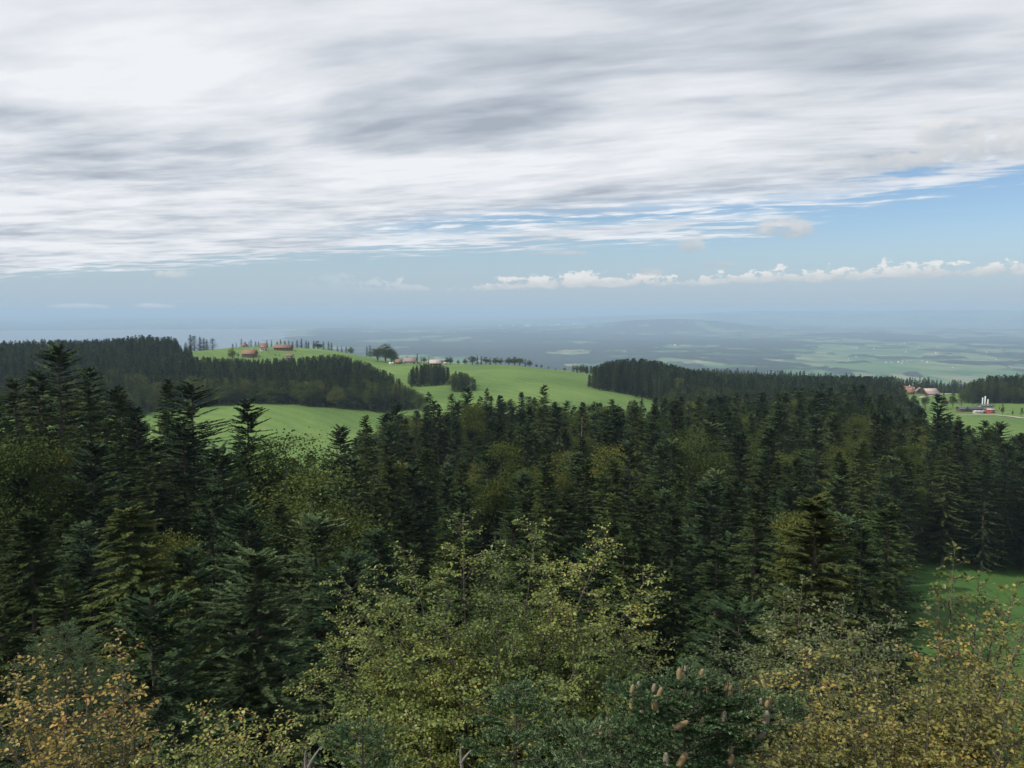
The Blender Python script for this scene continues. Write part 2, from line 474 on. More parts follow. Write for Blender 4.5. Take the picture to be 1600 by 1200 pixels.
def ground_mat(g):
    pos = g.n('ShaderNodeNewGeometry').outputs['Position']
    zone, wood = attr(g, 'meadow'), attr(g, 'wood')
    sp = g.n('ShaderNodeSeparateXYZ'); g.put(sp.inputs[0], pos)
    flat = g.xyz(sp.outputs[0], sp.outputs[1], 0.0)
    # forest floor
    fl = g.ramp(g.noise(flat, 0.35, 6.0, .6), ((.3, (.020, .018, .010)), (.7, (.05, .045, .022))))
    # grass: mown in passes, with richer and drier patches
    n1 = g.noise(flat, 0.012, 5.0, .55, 0.6)
    n2 = g.noise(flat, 0.35, 5.0, .65)
    n3 = g.noise(flat, 2.6, 3.0, .6)
    wv = g.n('ShaderNodeTexWave', wave_type='BANDS', bands_direction='DIAGONAL')
    g.put(wv.inputs['Vector'], flat); wv.inputs['Scale'].default_value = 0.035
    wv.inputs['Distortion'].default_value = 5.0; wv.inputs['Detail'].default_value = 3.0
    k = g.add(g.add(g.mul(n1, 0.75), g.mul(g.sub(n2, .5), 0.45)), g.add(g.mul(wv.outputs['Fac'], 0.08), g.mul(g.sub(n3, .5), .2)))
    gr = g.ramp(k, ((.22, (.066, .122, .030)), (.42, (.098, .165, .042)), (.58, (.135, .205, .052)), (.75, (.20, .235, .07))))
    gr = g.mix(attr(g, 'shaded_grass'), gr, g.ramp(k, ((.25, (.040, .095, .022)), (.6, (.068, .140, .032)), (.8, (.10, .165, .042)))))  # deeper green: different grass plus cloud shade, put into the colour
    # the plain: a patchwork of fields
    vo = g.n('ShaderNodeTexVoronoi', feature='F1'); g.put(vo.inputs['Vector'], g.xyz(g.mul(sp.outputs[0], 1 / 210.), g.mul(sp.outputs[1], 1 / 330.), 0)); vo.inputs['Scale'].default_value = 1.0
    sv = g.n('ShaderNodeSeparateColor'); g.put(sv.inputs[0], vo.outputs['Color'])
    fd = g.ramp(sv.outputs[0], ((.0, (.040, .090, .024)), (.35, (.068, .135, .034)), (.65, (.10, .165, .05)), (.85, (.16, .18, .085)), (1, (.24, .21, .13))))
    wd = g.ramp(g.noise(flat, 0.012, 4.0, .6), ((.35, (.010, .018, .012)), (.7, (.024, .036, .018))))
    dist = g.m('SQRT', g.add(g.mul(sp.outputs[0], sp.outputs[0]), g.mul(sp.outputs[1], sp.outputs[1])))
    farf = g.step(dist, 2500.0, 4500.0)
    near = g.mix(g.step(g.add(zone, g.mul(g.sub(n2, .5), .3)), .4, .6), fl, gr)
    far = g.mix(g.step(wood, .35, .6), fd, wd)
    c = g.mix(farf, near, far)
    bp = g.n('ShaderNodeBump'); bp.inputs['Strength'].default_value = 0.5; bp.inputs['Distance'].default_value = 0.25
    g.put(bp.inputs['Height'], g.add(n3, g.mul(n2, 1.5)))
    return pbsdf(g, c, 0.85, 0.12, bp.outputs[0])


M['ground'] = mat('land', ground_mat)


def plain(name, c, rough=.75, var=.25, scale=1.5, spec=.25):
    lo = tuple(x * (1 - var) for x in c); hi = tuple(min(1, x * (1 + var)) for x in c)
    return mat(name, lambda g: pbsdf(g, g.ramp(g.noise(g.n('ShaderNodeTexCoord').outputs['Object'], scale, 6.0, .65), ((.3, lo), (.7, hi))), rough, spec))


M['roof_red'] = plain('red tiles', (.21, .115, .09), .85)
M['roof_orange'] = plain('orange tiles', (.23, .13, .092), .85)
M['roof_brown'] = plain('brown grey tiles', (.24, .19, .18), .8)
M['roof_pale'] = plain('weathered pale tiles', (.42, .34, .30), .8)
M['roof_dark'] = plain('dark sheet roofing', (.07, .075, .08), .5)
M['render'] = plain('white render', (.55, .53, .49), .85, .08)
M['timber'] = plain('weathered timber', (.13, .085, .055), .85)
M['red_wall'] = plain('red painted boards', (.42, .05, .05), .7)
M['concrete'] = plain('concrete', (.42, .41, .39), .85)
M['white_metal'] = plain('white metal', (.75, .76, .77), .4, .05)
M['glass'] = mat('window glass', lambda g: pbsdf(g, (.03, .04, .05), .12, .6))
M['door'] = plain('brown door', (.10, .06, .04), .7)
M['gravel'] = plain('gravel', (.38, .35, .31), .9, .2, .8)

# ------------------------------------------------------------------ ground sheet
# open grass (photo column ranges by distance), everything else near is forest floor


def in_poly(u, D, poly):
    u, D = np.asarray(u, float), np.asarray(D, float)
    ins = np.zeros(u.shape, bool)
    n = len(poly); j = n - 1
    for i in range(n):
        (xi, yi), (xj, yj) = poly[i], poly[j]
        c = ((yi > D) != (yj > D)) & (u < (xj - xi) * (D - yi) / (yj - yi + 1e-12) + xi)
        ins ^= c; j = i
    return ins


NEAR_MEADOW = [(1425, 118), (1435, 150), (1470, 163), (1560, 172), (1720, 176), (2600, 178), (2600, 30), (1760, 30), (1560, 60), (1450, 95)]
LEFT_MEADOW = [(40, 330), (40, 545), (200, 575), (300, 600), (400, 606), (500, 606), (570, 600), (640, 580), (640, 330), (560, 262), (300, 262)]
MID_MEADOW = [(652, 690), (630, 745), (614, 800), (560, 850), (300, 872), (270, 900), (270, 1060), (600, 1060), (620, 1010), (950, 900), (930, 780), (905, 715), (1010, 700), (1040, 655), (1040, 420), (662, 400), (662, 600)]
RIGHT_MEADOW = [(1395, 1040), (1395, 780), (1440, 560), (1440, 420), (2600, 420), (2600, 735), (1520, 735), (1505, 800), (1500, 1000)]
MEADOWS = (NEAR_MEADOW, LEFT_MEADOW, MID_MEADOW, RIGHT_MEADOW)


def is_meadow(u, D):
    m = np.zeros(np.shape(u), bool)
    for p in MEADOWS: m |= in_poly(u, D, p)
    return m


def far_wood(x, y):
    r = np.hypot(x, y)
    th = np.arctan2(x, y); u = 800 + F * np.tan(np.clip(th, -1.3, 1.3))
    n = .55 * fbm(x / 1000, y / 1100, 21, 5) + .45 * fbm(x / 340, y / 420, 27, 3)
    bias = 0.015 + 0.05 * sstep(u, 1250, 950) * sstep(r, 7000, 9000) - 0.05 * sstep(u, 1050, 1350) * (1 - sstep(r, 9000, 12500)) + .05 * sstep(r, 9500, 12500) * (1 - sstep(r, 15500, 18000))
    return sstep(n + bias, 0.512, 0.535)


def build_ground():
    fine = np.radians(np.arange(-44, 44.01, 0.2))
    coarse = np.radians(np.arange(47, 314, 3.0))
    th = np.concatenate([fine, coarse])
    r = np.concatenate([np.linspace(2, 60, 14)[:-1], np.linspace(60, 330, 54)[:-1], np.linspace(330, 1250, 100)[:-1], np.geomspace(1250, 5000, 24)[:-1],
                        np.geomspace(5000, 17000, 120)[:-1], np.geomspace(17000, 80000, 50)])
    TH, R = np.meshgrid(th, r)
    X, Y = R * np.sin(TH), R * np.cos(TH)
    Z = tz(X, Y)
    U = np.where(np.cos(TH) > .05, 800 + F * np.tan(np.clip(TH, -1.5, 1.5)), 1e5)
    md = is_meadow(U, Y).astype(float)
    md[(U > 1385) & (Y > 20) & (Y < 215) & (np.cos(TH) > .05)] = 1
    md[(Y > 400) & (R < 1300)] = 1
    shaded_grass = ((U > 1300) & (Y < 300) & (np.cos(TH) > .05)).astype(float)  # near right meadow, where the grass colour also carries shade
    wd = far_wood(X, Y) * sstep(R, 3500, 4500) * (lake_mask(TH, R) < .05)
    Z = Z + wd * (R > 4500) * (14 + 16 * vnoise(X / 60, Y / 60, 4)) * (1 - sstep(R, 20000, 26000))
    V = np.stack([X, Y, Z], -1).reshape(-1, 3)
    nr, nt = R.shape
    i = np.arange(nr - 1)[:, None] * nt; j = np.arange(nt)[None]; j2 = (j + 1) % nt
    Q = np.stack([i + j, i + j2, i + nt + j2, i + nt + j], -1).reshape(-1, 4)
    c = len(V)
    V = np.concatenate([V, [[0, 0, float(tz(0, 0))]]])
    jj = np.arange(nt)
    T = np.stack([np.full(nt, c), (jj + 1) % nt, jj], -1)
    me = mesh_np('ground', V, [Q[:, ::-1], T], M['ground'], {'meadow': np.append(md.ravel(), 0), 'wood': np.append(wd.ravel(), 0), 'shaded_grass': np.append(shaded_grass.ravel(), 0)}, smooth=True)
    tag(obj('ground', me), 'rolling wooded hills and green meadows above a far hazy plain', kind='structure')


build_ground()


def build_lake():
    th, r = np.linspace(-1.1, .02, 60), np.linspace(8300, 23500, 40)
    TH, R = np.meshgrid(th, r)
    V = np.stack([R * np.sin(TH), R * np.cos(TH), np.full(R.shape, -457.0)], -1).reshape(-1, 3)
    nt = len(th); i = np.arange(len(r) - 1)[:, None] * nt; j = np.arange(nt - 1)[None]
    Q = np.stack([i + j, i + nt + j, i + nt + j + 1, i + j + 1], -1).reshape(-1, 4)
    keep = (lake_mask(TH, R).ravel()[Q] > .02).any(1)

    def water(g):
        p = g.n('ShaderNodeNewGeometry').outputs['Position']
        bp = g.n('ShaderNodeBump'); bp.inputs['Strength'].default_value = .25; bp.inputs['Distance'].default_value = .6
        g.put(bp.inputs['Height'], g.noise(p, .03, 4.0, .6))
        return pbsdf(g, (.03, .06, .075), .3, .5, bp.outputs[0])
    tag(obj('lake', mesh_np('lake', V, [Q[keep][:, ::-1]], mat('lake water', water))), 'pale misty lake beyond the ridge wood', kind='structure')


build_lake()


def build_haze():
    R = 85000.0
    V, Q = boxes([(-R, R, -R, R, -620, 80.0)])
    m_ = bpy.data.materials.new('haze'); m_.use_nodes = True
    nt = m_.node_tree; nt.nodes.clear()
    out = nt.nodes.new('ShaderNodeOutputMaterial')
    vol = nt.nodes.new('ShaderNodeVolumePrincipled')
    vol.inputs['Color'].default_value = (0.57, 0.785, 1.0, 1)
    vol.inputs['Density'].default_value = 7.6e-5
    vol.inputs['Density Attribute'].default_value = ''
    vol.inputs['Anisotropy'].default_value = 0.0
    nt.links.new(vol.outputs[0], out.inputs['Volume'])
    tag(obj('haze', mesh_np('haze', V, [Q], m_)), 'thin blue haze lying over the plain and hills', kind='stuff')


build_haze()

# ------------------------------------------------------------------ tree shapes


def rot_about(v, axis, ang):
    c, s = np.cos(ang)[:, None], np.sin(ang)[:, None]
    return v * c + np.cross(axis, v) * s + axis * (np.sum(axis * v, -1, keepdims=True)) * (1 - c)


def conifer(seed, H, R, kind, step, ntw, cb=0.12, blunt=0.0, twig=1.0, ragged=0.25, sides=5):
    """crown and trunk arrays of one spruce or fir of height H and crown radius R"""
    rng = np.random.default_rng(seed)
    cr, tr = Acc(), Acc()
    hs = []
    h = H * 0.985
    while h > H * cb:
        hs.append(h)
        t = (H - h) / H
        h -= step * (0.55 + 0.75 * min(1, t * 2.2)) * rng.uniform(.75, 1.25)
    hs = np.array(hs)
    nb = rng.integers(6, 9, len(hs))
    h = np.repeat(hs, nb) + rng.normal(0, .34 * step, nb.sum())
    N = len(h)
    t = np.clip((H - h) / (H * (1 - cb)), 0.004, 1)
    prof = t ** 0.64 if kind == 'spruce' else np.minimum(1, (t * 1.6)) ** (0.54 - .12 * blunt)
    prof *= np.where(t > .85, 1 - (t - .85) * 1.0, 1)
    lean = rng.uniform(0, 2 * math.pi)
    az = rng.uniform(0, 2 * math.pi, N)
    lop = 1 + 0.14 * np.cos(az - lean) + .12 * np.sin(3 * az + h * .35)
    L = R * prof * lop * rng.uniform(1 - ragged, 1 + ragged * .7, N) + 0.12
    keep = rng.uniform(0, 1, N) > .09 + .25 * (vnoise(az * 1.2, h * .45, seed) > .78)
    h, t, az, L = h[keep], t[keep], az[keep], L[keep]
    N = len(h)
    out = np.stack([np.cos(az), np.sin(az), np.zeros(N)], -1)
    side = np.stack([-np.sin(az), np.cos(az), np.zeros(N)], -1)
    up = np.array([0, 0, 1.0])
    if kind == 'spruce':
        e = 0.75 * np.exp(-t * 7) - 0.34 * sstep(t, .08, .6) + rng.normal(0, .08, N)
        c = -0.12 + 0.34 * sstep(t, .1, .6)
    else:
        e = 0.55 * np.exp(-t * 6) - 0.20 * sstep(t, .1, .8) + rng.normal(0, .11, N)
        c = 0.02 + .10 * sstep(t, .1, .6) + rng.normal(0, .05, N)
    P0 = np.stack([np.zeros(N), np.zeros(N), h], -1)
    A = out * L[:, None] + up * (e * L)[:, None]
    B = up * (c * L)[:, None] + side * (rng.normal(0, .08, N) * L)[:, None]
    # twigs
    n_i = np.clip((ntw * (0.35 + 0.65 * L / R)).astype(int), 4, None)
    bi = np.repeat(np.arange(N), n_i)
    s = rng.uniform(0.03, 1.0, len(bi)) ** 0.8
    sg = np.where(rng.uniform(size=len(bi)) < .5, -1.0, 1.0)
    Pt = P0[bi] + A[bi] * s[:, None] + B[bi] * (s ** 2)[:, None]
    T = nrm(A[bi] + 2 * B[bi] * s[:, None])
    tl = (0.30 + 0.62 * np.sqrt(L[bi]) * (1.05 - s) * .62 + .12 * rng.uniform(size=len(bi))) * twig * np.minimum(1, .35 + L[bi])
    spread = rng.uniform(.55, 1.6, len(bi)) * (1.15 - .7 * s)
    if kind == 'spruce':
        hang = -rng.uniform(.15, 1.0, len(bi)) * sstep(t[bi], .02, .25)
    else:
        hang = rng.normal(.10, .16, len(bi))
    dr = nrm(T * 1.0 + side[bi] * (sg * spread)[:, None] + up * hang[:, None] + rng.normal(0, .12, (len(bi), 3)))
    sv = nrm(np.cross(dr, up + rng.normal(0, .35 if kind == 'fir' else .9, (len(bi), 3))))
    wd = tl * rng.uniform(.22, .34, len(bi)) + .02
    V, Q = kites(Pt, dr, sv, tl, wd, .42)
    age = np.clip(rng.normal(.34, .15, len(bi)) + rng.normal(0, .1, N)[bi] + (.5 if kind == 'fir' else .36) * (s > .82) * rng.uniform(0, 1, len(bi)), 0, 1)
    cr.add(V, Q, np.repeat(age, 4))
    # leader
    k = 10
    a2 = rng.uniform(0, 6.28, k)
    dv = nrm(np.stack([np.cos(a2) * .3, np.sin(a2) * .3, np.ones(k)], -1))
    V, Q = kites(np.tile([0, 0, H * .965], (k, 1)) + rng.normal(0, .05, (k, 3)), dv, nrm(np.cross(dv, rng.normal(0, 1, (k, 3)))), rng.uniform(.3, .9, k) * H * .03 + .2, np.full(k, .12 * twig))
    cr.add(V, Q, .5)
    # branch wood and trunk
    if sides > 3:
        V, Q = tubes(P0, A * .86, B * .74, .012 + .010 * L, .006, 3, 3)
        tr.add(V, Q)
    V, Q = tubes([[0, 0, -1.0]], [[0, 0, H + .6]], [[0, 0, 0]], H * (.0135 if sides > 3 else .008), .02, 8, sides + 1)
    tr.add(V, Q)
    return cr, tr


def broadleaf(seed, H, R, nclump, nleaf, lsize, cb=.3):
    rng = np.random.default_rng(seed)
    cr, tr = Acc(), Acc()
    zc, zr = H * (1 + cb) / 2, H * (1 - cb) / 2
    # lobes
    nl = 9
    lb = rng.normal(0, 1, (nl, 3)); lb = nrm(lb); lb[:, 2] = np.abs(lb[:, 2]) * 1.1 - .35
    lc = lb * np.array([R * .55, R * .55, zr * .6]) * rng.uniform(.7, 1.1, (nl, 1)) + [0, 0, zc]
    lc[0] = [0, 0, H - R * .5]
    lr = rng.uniform(.38, .56, nl) * R
    ci = rng.integers(0, nl, nclump)
    d = nrm(rng.normal(0, 1, (nclump, 3)) + [0, 0, .35])
    cc = lc[ci] + d * (lr[ci] * rng.uniform(.55, 1.05, nclump))[:, None] * [1, 1, .85]
    li = np.repeat(np.arange(nclump), nleaf)
    off = rng.normal(0, 1, (len(li), 3)) * [1, 1, .55] * (R * .115)
    P = cc[li] + off
    A = nrm(rng.normal(0, 1, (len(li), 3)) + d[li] * .7 + [0, 0, -.15])
    S = nrm(np.cross(A, nrm(rng.normal(0, .8, (len(li), 3)) + [0, 0, 1])))
    Ls = lsize * rng.uniform(.7, 1.3, len(li))
    V, Q = kites(P, A, S, Ls, Ls * .7, .45)
    ct = np.clip(rng.normal(.4, .16, nclump), 0, 1)
    cr.add(V, Q, np.repeat(np.clip(ct[li] + rng.normal(0, .13, len(li)), 0, 1), 4))
    p0 = np.tile([0, 0, H * cb * .8], (nl, 1)) + [0, 0, 1] * rng.uniform(0, H * .22, (nl, 1))
    dv = lc - p0
    A_ = dv * .7 + np.array([0, 0, 1]) * np.linalg.norm(dv, axis=1)[:, None] * .35
    V, Q = tubes(p0, A_, dv - A_, H * .008, H * .0022, 4, 5)
    tr.add(V, Q)
    V, Q = tubes([[0, 0, -1.0]], [[0, 0, H * .8]], [[.2, .1, 0]], H * .016, H * .005, 6, 7)
    tr.add(V, Q)
    return cr, tr


PROTO = {}          # kind -> list of (crown mesh, trunk mesh, height, radius)
MIX = {}            # kind -> list of (joined mesh, height)


def add_proto(kind, cr, tr, H, R, needle, bark='bark'):
    PROTO.setdefault(kind, []).append((cr.mesh(kind + '_crown', M[needle]), tr.mesh(kind + '_trunk', M[bark]), H, R))


def add_mix(kind, cr, tr, H, needle):
    V = np.concatenate(cr.V + tr.V); nc = sum(len(v) for v in cr.V)
    me = mesh_np(kind + '_far', V, cr.F + [f + nc for f in tr.F], [M[needle], M['bark']],
                 {'tint': np.concatenate(cr.a + tr.a)}, np.concatenate(cr.m + [m_ + 1 for m_ in tr.m]))
    MIX.setdefault(kind, []).append((me, H))


for k in range(8):
    rr = (3.7, 4.3, 3.3, 4.6, 3.9, 3.5, 4.2, 3.0)[k]
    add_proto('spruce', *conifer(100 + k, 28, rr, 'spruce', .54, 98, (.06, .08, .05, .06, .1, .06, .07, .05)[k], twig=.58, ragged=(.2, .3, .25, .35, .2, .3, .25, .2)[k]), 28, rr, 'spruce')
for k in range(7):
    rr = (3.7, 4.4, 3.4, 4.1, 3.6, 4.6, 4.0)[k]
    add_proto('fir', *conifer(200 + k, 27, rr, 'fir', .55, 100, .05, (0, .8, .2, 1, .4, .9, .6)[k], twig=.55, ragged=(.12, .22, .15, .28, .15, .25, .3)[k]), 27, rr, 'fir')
for k in range(6):
    rr = (5.2, 6.0, 4.6, 5.5, 4.2, 5.0)[k]
    add_proto('beech', *broadleaf(300 + k, 22, rr, 240, 95, .19, (.22, .25, .15, .2, .2, .12)[k]), 22, rr, 'beech', 'bark_pale')
for k in range(5):
    add_mix('spruce', *conifer(400 + k, 26, (3.3, 3.7, 2.9, 4.0, 3.4)[k], 'spruce', .95, 30, .01, twig=1.35, sides=3), 26, 'spruce')
for k in range(4):
    add_mix('fir', *conifer(430 + k, 26, (3.5, 3.9, 3.2, 3.7)[k], 'fir', 1.05, 30, .01, blunt=k / 3, twig=1.35, sides=3), 26, 'fir')
for k in range(4):
    add_mix('beech', *broadleaf(460 + k, 18, (6.0, 6.8, 5.4, 6.2)[k], 120, 18, .55, -.05), 18, 'beech')
for k in range(4):
    rr = (6.6, 7.4, 6.0, 7.0)[k]
    add_proto('far_beech', *broadleaf(340 + k, 18, rr, 190, 44, .38, -.05), 18, rr, 'beech')
# shapes of some trees that stand out
add_proto('gold_spruce', *conifer(500, 28, 4.2, 'spruce', .36, 190, .1, twig=.46, ragged=.4), 28, 4.2, 'spruce_gold')
add_proto('larch', *conifer(501, 26, 3.6, 'spruce', .55, 80, .08, twig=.66), 26, 3.6, 'larch')
add_proto('near_fir', *conifer(502, 27, 4.0, 'fir', .44, 190, .08, .6, twig=.42, ragged=.22), 27, 4.0, 'fir')
add_proto('near_spruce', *conifer(503, 28, 4.6, 'spruce', .40, 190, .08, twig=.50, ragged=.3), 28, 4.6, 'spruce')

# ------------------------------------------------------------------ where the trees stand
TREES = []          # dicts: x, y, z, h, w, kind, rot, proto


def tree_at(u, v, D, kind, w=1.0, proto=None, h=None, **kw):
    """a tree whose tip is seen at u, v from distance D"""
    p = at(u, v, D)
    z = float(tz(p[0], p[1]))
    TREES.append(dict(x=p[0], y=p[1], z=z, h=p[2] - z, kind=kind, w=w, rot=float(RNG.uniform(0, 6.28)), proto=proto, named=True, **kw))


# skyline of the near forest in the photograph: column, row of the tips
SKY1 = np.array([(-300, 580), (0, 582), (50, 578), (75, 572), (115, 580), (140, 590), (185, 606), (215, 632), (232, 645), (262, 606), (300, 605), (328, 645), (350, 672), (368, 668), (400, 668), (440, 674), (480, 690), (505, 712), (516, 716), (535, 684), (565, 662), (600, 640),
                 (622, 615), (660, 604), (720, 603), (800, 608), (850, 612), (900, 628), (945, 620), (1000, 620), (1100, 617), (1200, 603), (1300, 590), (1350, 591), (1395, 600), (1420, 617), (1450, 628), (1500, 643), (1560, 654), (1600, 662), (2000, 670)], float)


def sky1(u): return np.interp(u, SKY1[:, 0], SKY1[:, 1])


# single trees picked out of the photograph
for a_ in (
    (90, 541, 112, 'fir', 1.15, 3), (137, 574, 118, 'fir', .95, 0), (22, 590, 96, 'spruce', 1.1, 1), (58, 577, 92, 'spruce', 1.0, 3), (262, 592, 108, 'spruce', 1.0, 0), (299, 597, 104, 'fir', 1.1, 1),
    (386, 624, 100, 'fir', .95, 4), (185, 603, 116, 'spruce', 1.0, 4), (212, 634, 112, 'fir', .9, 2), (238, 684, 84, 'spruce', 1.15, 3), (142, 692, 78, 'fir', 1.05, 1), (285, 655, 92, 'fir', 1.05, 5),
    (330, 760, 66, 'fir', .8, 2), (150, 800, 70, 'fir', .75, 0), (200, 788, 50, 'near_spruce', 1.25, 0), (385, 793, 62, 'fir', .95, 1), (492, 808, 60, 'fir', 1.1, 3), (398, 862, 46, 'near_fir', 1.05, 0),
    (590, 828, 66, 'fir', 1.0, 0), (45, 800, 54, 'near_spruce', 1.15, 0), (340, 700, 84, 'fir', 1.0, 3), (180, 690, 88, 'spruce', 1.2, 1), (30, 745, 74, 'fir', .9, 4),
    (532, 666, 132, 'fir', .95, 4), (571, 648, 150, 'spruce', .9, 0), (606, 700, 110, 'spruce', 1.1, 5), (645, 728, 104, 'fir', 1.0, 2), (665, 700, 112, 'spruce', 1.0, 2),
    (1276, 772, 33, 'gold_spruce', 1.0, 0), (943, 738, 112, 'larch', 1.1, 0), (850, 601, 240, 'spruce', 1.0, 3), (1466, 616, 205, 'fir', .9, 0), (1140, 762, 96, 'spruce', 1.0, 0), (1010, 760, 98, 'spruce', 1.1, 1),
    (1050, 790, 84, 'spruce', 1.05, 5), (1345, 700, 150, 'spruce', 1.1, 2), (720, 770, 88, 'fir', .85, 0), (700, 745, 100, 'fir', .8, 2), (880, 770, 90, 'spruce', 1.15, 4), (800, 800, 76, 'spruce', 1.15, 3), (960, 815, 70, 'spruce', 1.1, 0),
    (1180, 800, 72, 'spruce', 1.1, 3), (1120, 850, 58, 'spruce', 1.1, 1), (650, 850, 62, 'spruce', 1.1, 4), (540, 870, 52, 'fir', 1.0, 5), (290, 900, 46, 'spruce', 1.05, 2), (100, 900, 40, 'spruce', 1.1, 5),
    (1230, 720, 130, 'larch', .85, 0), (1480, 690, 176, 'spruce', 1.2, 1), (1530, 700, 180, 'spruce', 1.1, 4), (1420, 720, 172, 'spruce', 1.1, 3), (1575, 690, 182, 'fir', 1.1, 1), (1380, 740, 160, 'spruce', 1.1, 0),
):
    tree_at(a_[0], a_[1], a_[2], a_[3], a_[4], a_[5])
for a_ in ((20, 668, 76, 1.0, 0), (445, 668, 98, 1.15, 1), (485, 722, 82, 1.1, 3), (118, 622, 122, 1.0, 2), (80, 700, 96, .85, 4), (962, 684, 136, .95, 0), (1078, 662, 152, .95, 1), (783, 690, 130, .8, 2), (1250, 800, 84, .8, 4),
           (1190, 668, 190, .8, 3), (740, 622, 215, .8, 0), (905, 640, 232, .75, 1), (1340, 650, 210, .8, 2), (620, 720, 112, .7, 4), (870, 700, 140, .75, 3), (270, 815, 60, .6, 0), (1005, 655, 215, .7, 4), (830, 730, 118, .65, 2), (1300, 690, 160, .7, 1)):
    tree_at(a_[0], a_[1], a_[2], 'beech', a_[3], a_[4])


def scatter(n_try, u_rng, D_rng, spacing, accept):
    """jittered grid over a sector; accept(u, D) -> bool array"""
    D1 = D_rng[1]
    x0, x1 = (u_rng[0] - 800) / F * D1, (u_rng[1] - 800) / F * D1
    if u_rng[0] > 800: x0 = (u_rng[0] - 800) / F * D_rng[0]
    if u_rng[1] < 800: x1 = (u_rng[1] - 800) / F * D_rng[0]
    gx, gy = np.meshgrid(np.arange(x0, x1, spacing), np.arange(D_rng[0], D1, spacing))
    gx = gx.ravel() + RNG.uniform(-.45, .45, gx.size) * spacing
    gy = gy.ravel() + RNG.uniform(-.45, .45, gy.size) * spacing
    u = 800 + F * gx / gy
    ok = (u > u_rng[0]) & (u < u_rng[1]) & (gy > D_rng[0]) & (gy < D1)
    ok &= accept(u, gy)
    return gx[ok], gy[ok], u[ok]


_named = np.array([(t['x'], t['y'], t['w'] * 3) for t in TREES])


def fill(x, y, u, hmin, hmax, sky, jit, mixf, far=False, where='', wmul=1.0, minh=10.0):
    z = tz(x, y)
    for k in range(len(x)):
        if len(_named) and np.min(np.hypot(_named[:, 0] - x[k], _named[:, 1] - y[k])) < 3.4: continue
        kind = mixf(u[k], y[k])
        h = RNG.uniform(hmin, hmax) * (0.8 if kind == 'beech' else 1.0)
        if sky is not None:
            v0 = sky(u[k]) + abs(RNG.normal(0, jit))
            tip = at(u[k], v0, y[k])[2]
            h = min(h, tip - z[k])
            if h < minh: continue
        TREES.append(dict(x=x[k], y=y[k], z=float(z[k]), h=float(h), kind=kind, w=float(RNG.uniform(.85, 1.2) * wmul), rot=float(RNG.uniform(0, 6.28)), proto=None, named=False, far=far, where=where))


def mix1(u, D):
    r = RNG.uniform()
    n = float(vnoise(u / 90, D / 35, 31))
    if D > 75 and r < .09 + .22 * (n > .62): return 'beech'
    return 'fir' if RNG.uniform() < .36 else 'spruce'


def back_edge(u): return np.interp(u, [-300, 300, 500, 620, 800, 1000, 1200, 1280, 1380, 1450, 1600, 2200], [215, 190, 185, 300, 330, 350, 380, 440, 440, 330, 300, 290])


def acc1(u, D): return (D < back_edge(u)) & ~((u > 1418) & (D < 172)) & ~((u > 1200) & (D < 58)) & ~in_poly(u, D, NEAR_MEADOW)


def cap1(u): return sky1(u)


# rows of the forest: nearer trees stay lower in the picture
for D0, D1, vcap in ((26, 45, 930), (45, 62, 835), (62, 85, 775), (85, 120, 690), (120, 470, 0)):
    x, y, u = scatter(0, (-330, 1950), (D0, D1), 7.0, acc1)
    fill(x, y, u, 17, 33, lambda uu, vc=vcap: max(float(sky1(uu)), vc), 19 if D0 >= 120 else 30, mix1, where='near')


def woods(u_rng, D_rng, spacing, sky, jit, hmin, hmax, mixf, acc, where, wmul=1.0, minh=7.0):
    x, y, u = scatter(0, u_rng, D_rng, spacing, acc)
    fill(x, y, u, hmin, hmax, sky, jit, mixf, True, where, wmul, minh)


def S(*pts):
    a = np.array(pts, float)
    return lambda u: float(np.interp(u, a[:, 0], a[:, 1]))


# ridge wood on the left
woods((-350, 300), (575, 1010), 7.0, S((-300, 532), (0, 531), (40, 527), (90, 530), (160, 528), (200, 524), (230, 521), (250, 526), (275, 524), (283, 540), (300, 540)), 7, 18, 27,
      lambda u, D: 'beech' if (D < 650 and RNG.uniform() < .4) or RNG.uniform() < .08 else ('fir' if RNG.uniform() < .2 else 'spruce'),
      lambda u, D: ~is_meadow(u, D), 'ridge')
# wood below the farm
woods((255, 657), (600, 860), 6.2, S((240, 552), (300, 556), (345, 557), (400, 560), (450, 557), (490, 554), (530, 553), (560, 560), (580, 568), (600, 577), (620, 588), (632, 598), (655, 612)), 6, 17, 25,
      lambda u, D: 'beech' if (D < 640 and RNG.uniform() < .6) or RNG.uniform() < .05 else 'spruce',
      lambda u, D: ~is_meadow(u, D) & (D < np.interp(u, [250, 460, 540, 600, 625, 655], [850, 850, 835, 790, 730, 670])), 'farm')
# two clumps in front of the hamlet
woods((638, 702), (690, 775), 5.6, S((637, 582), (645, 572), (665, 566), (690, 568), (702, 574)), 3, 15, 22, lambda u, D: 'spruce', lambda u, D: (D > 700) & (D < 770), 'clump')
woods((702, 748), (665, 720), 5.6, S((702, 584), (712, 579), (730, 582), (748, 596)), 3, 13, 20, lambda u, D: 'spruce' if RNG.uniform() < .8 else 'beech', lambda u, D: D > 660, 'clump')
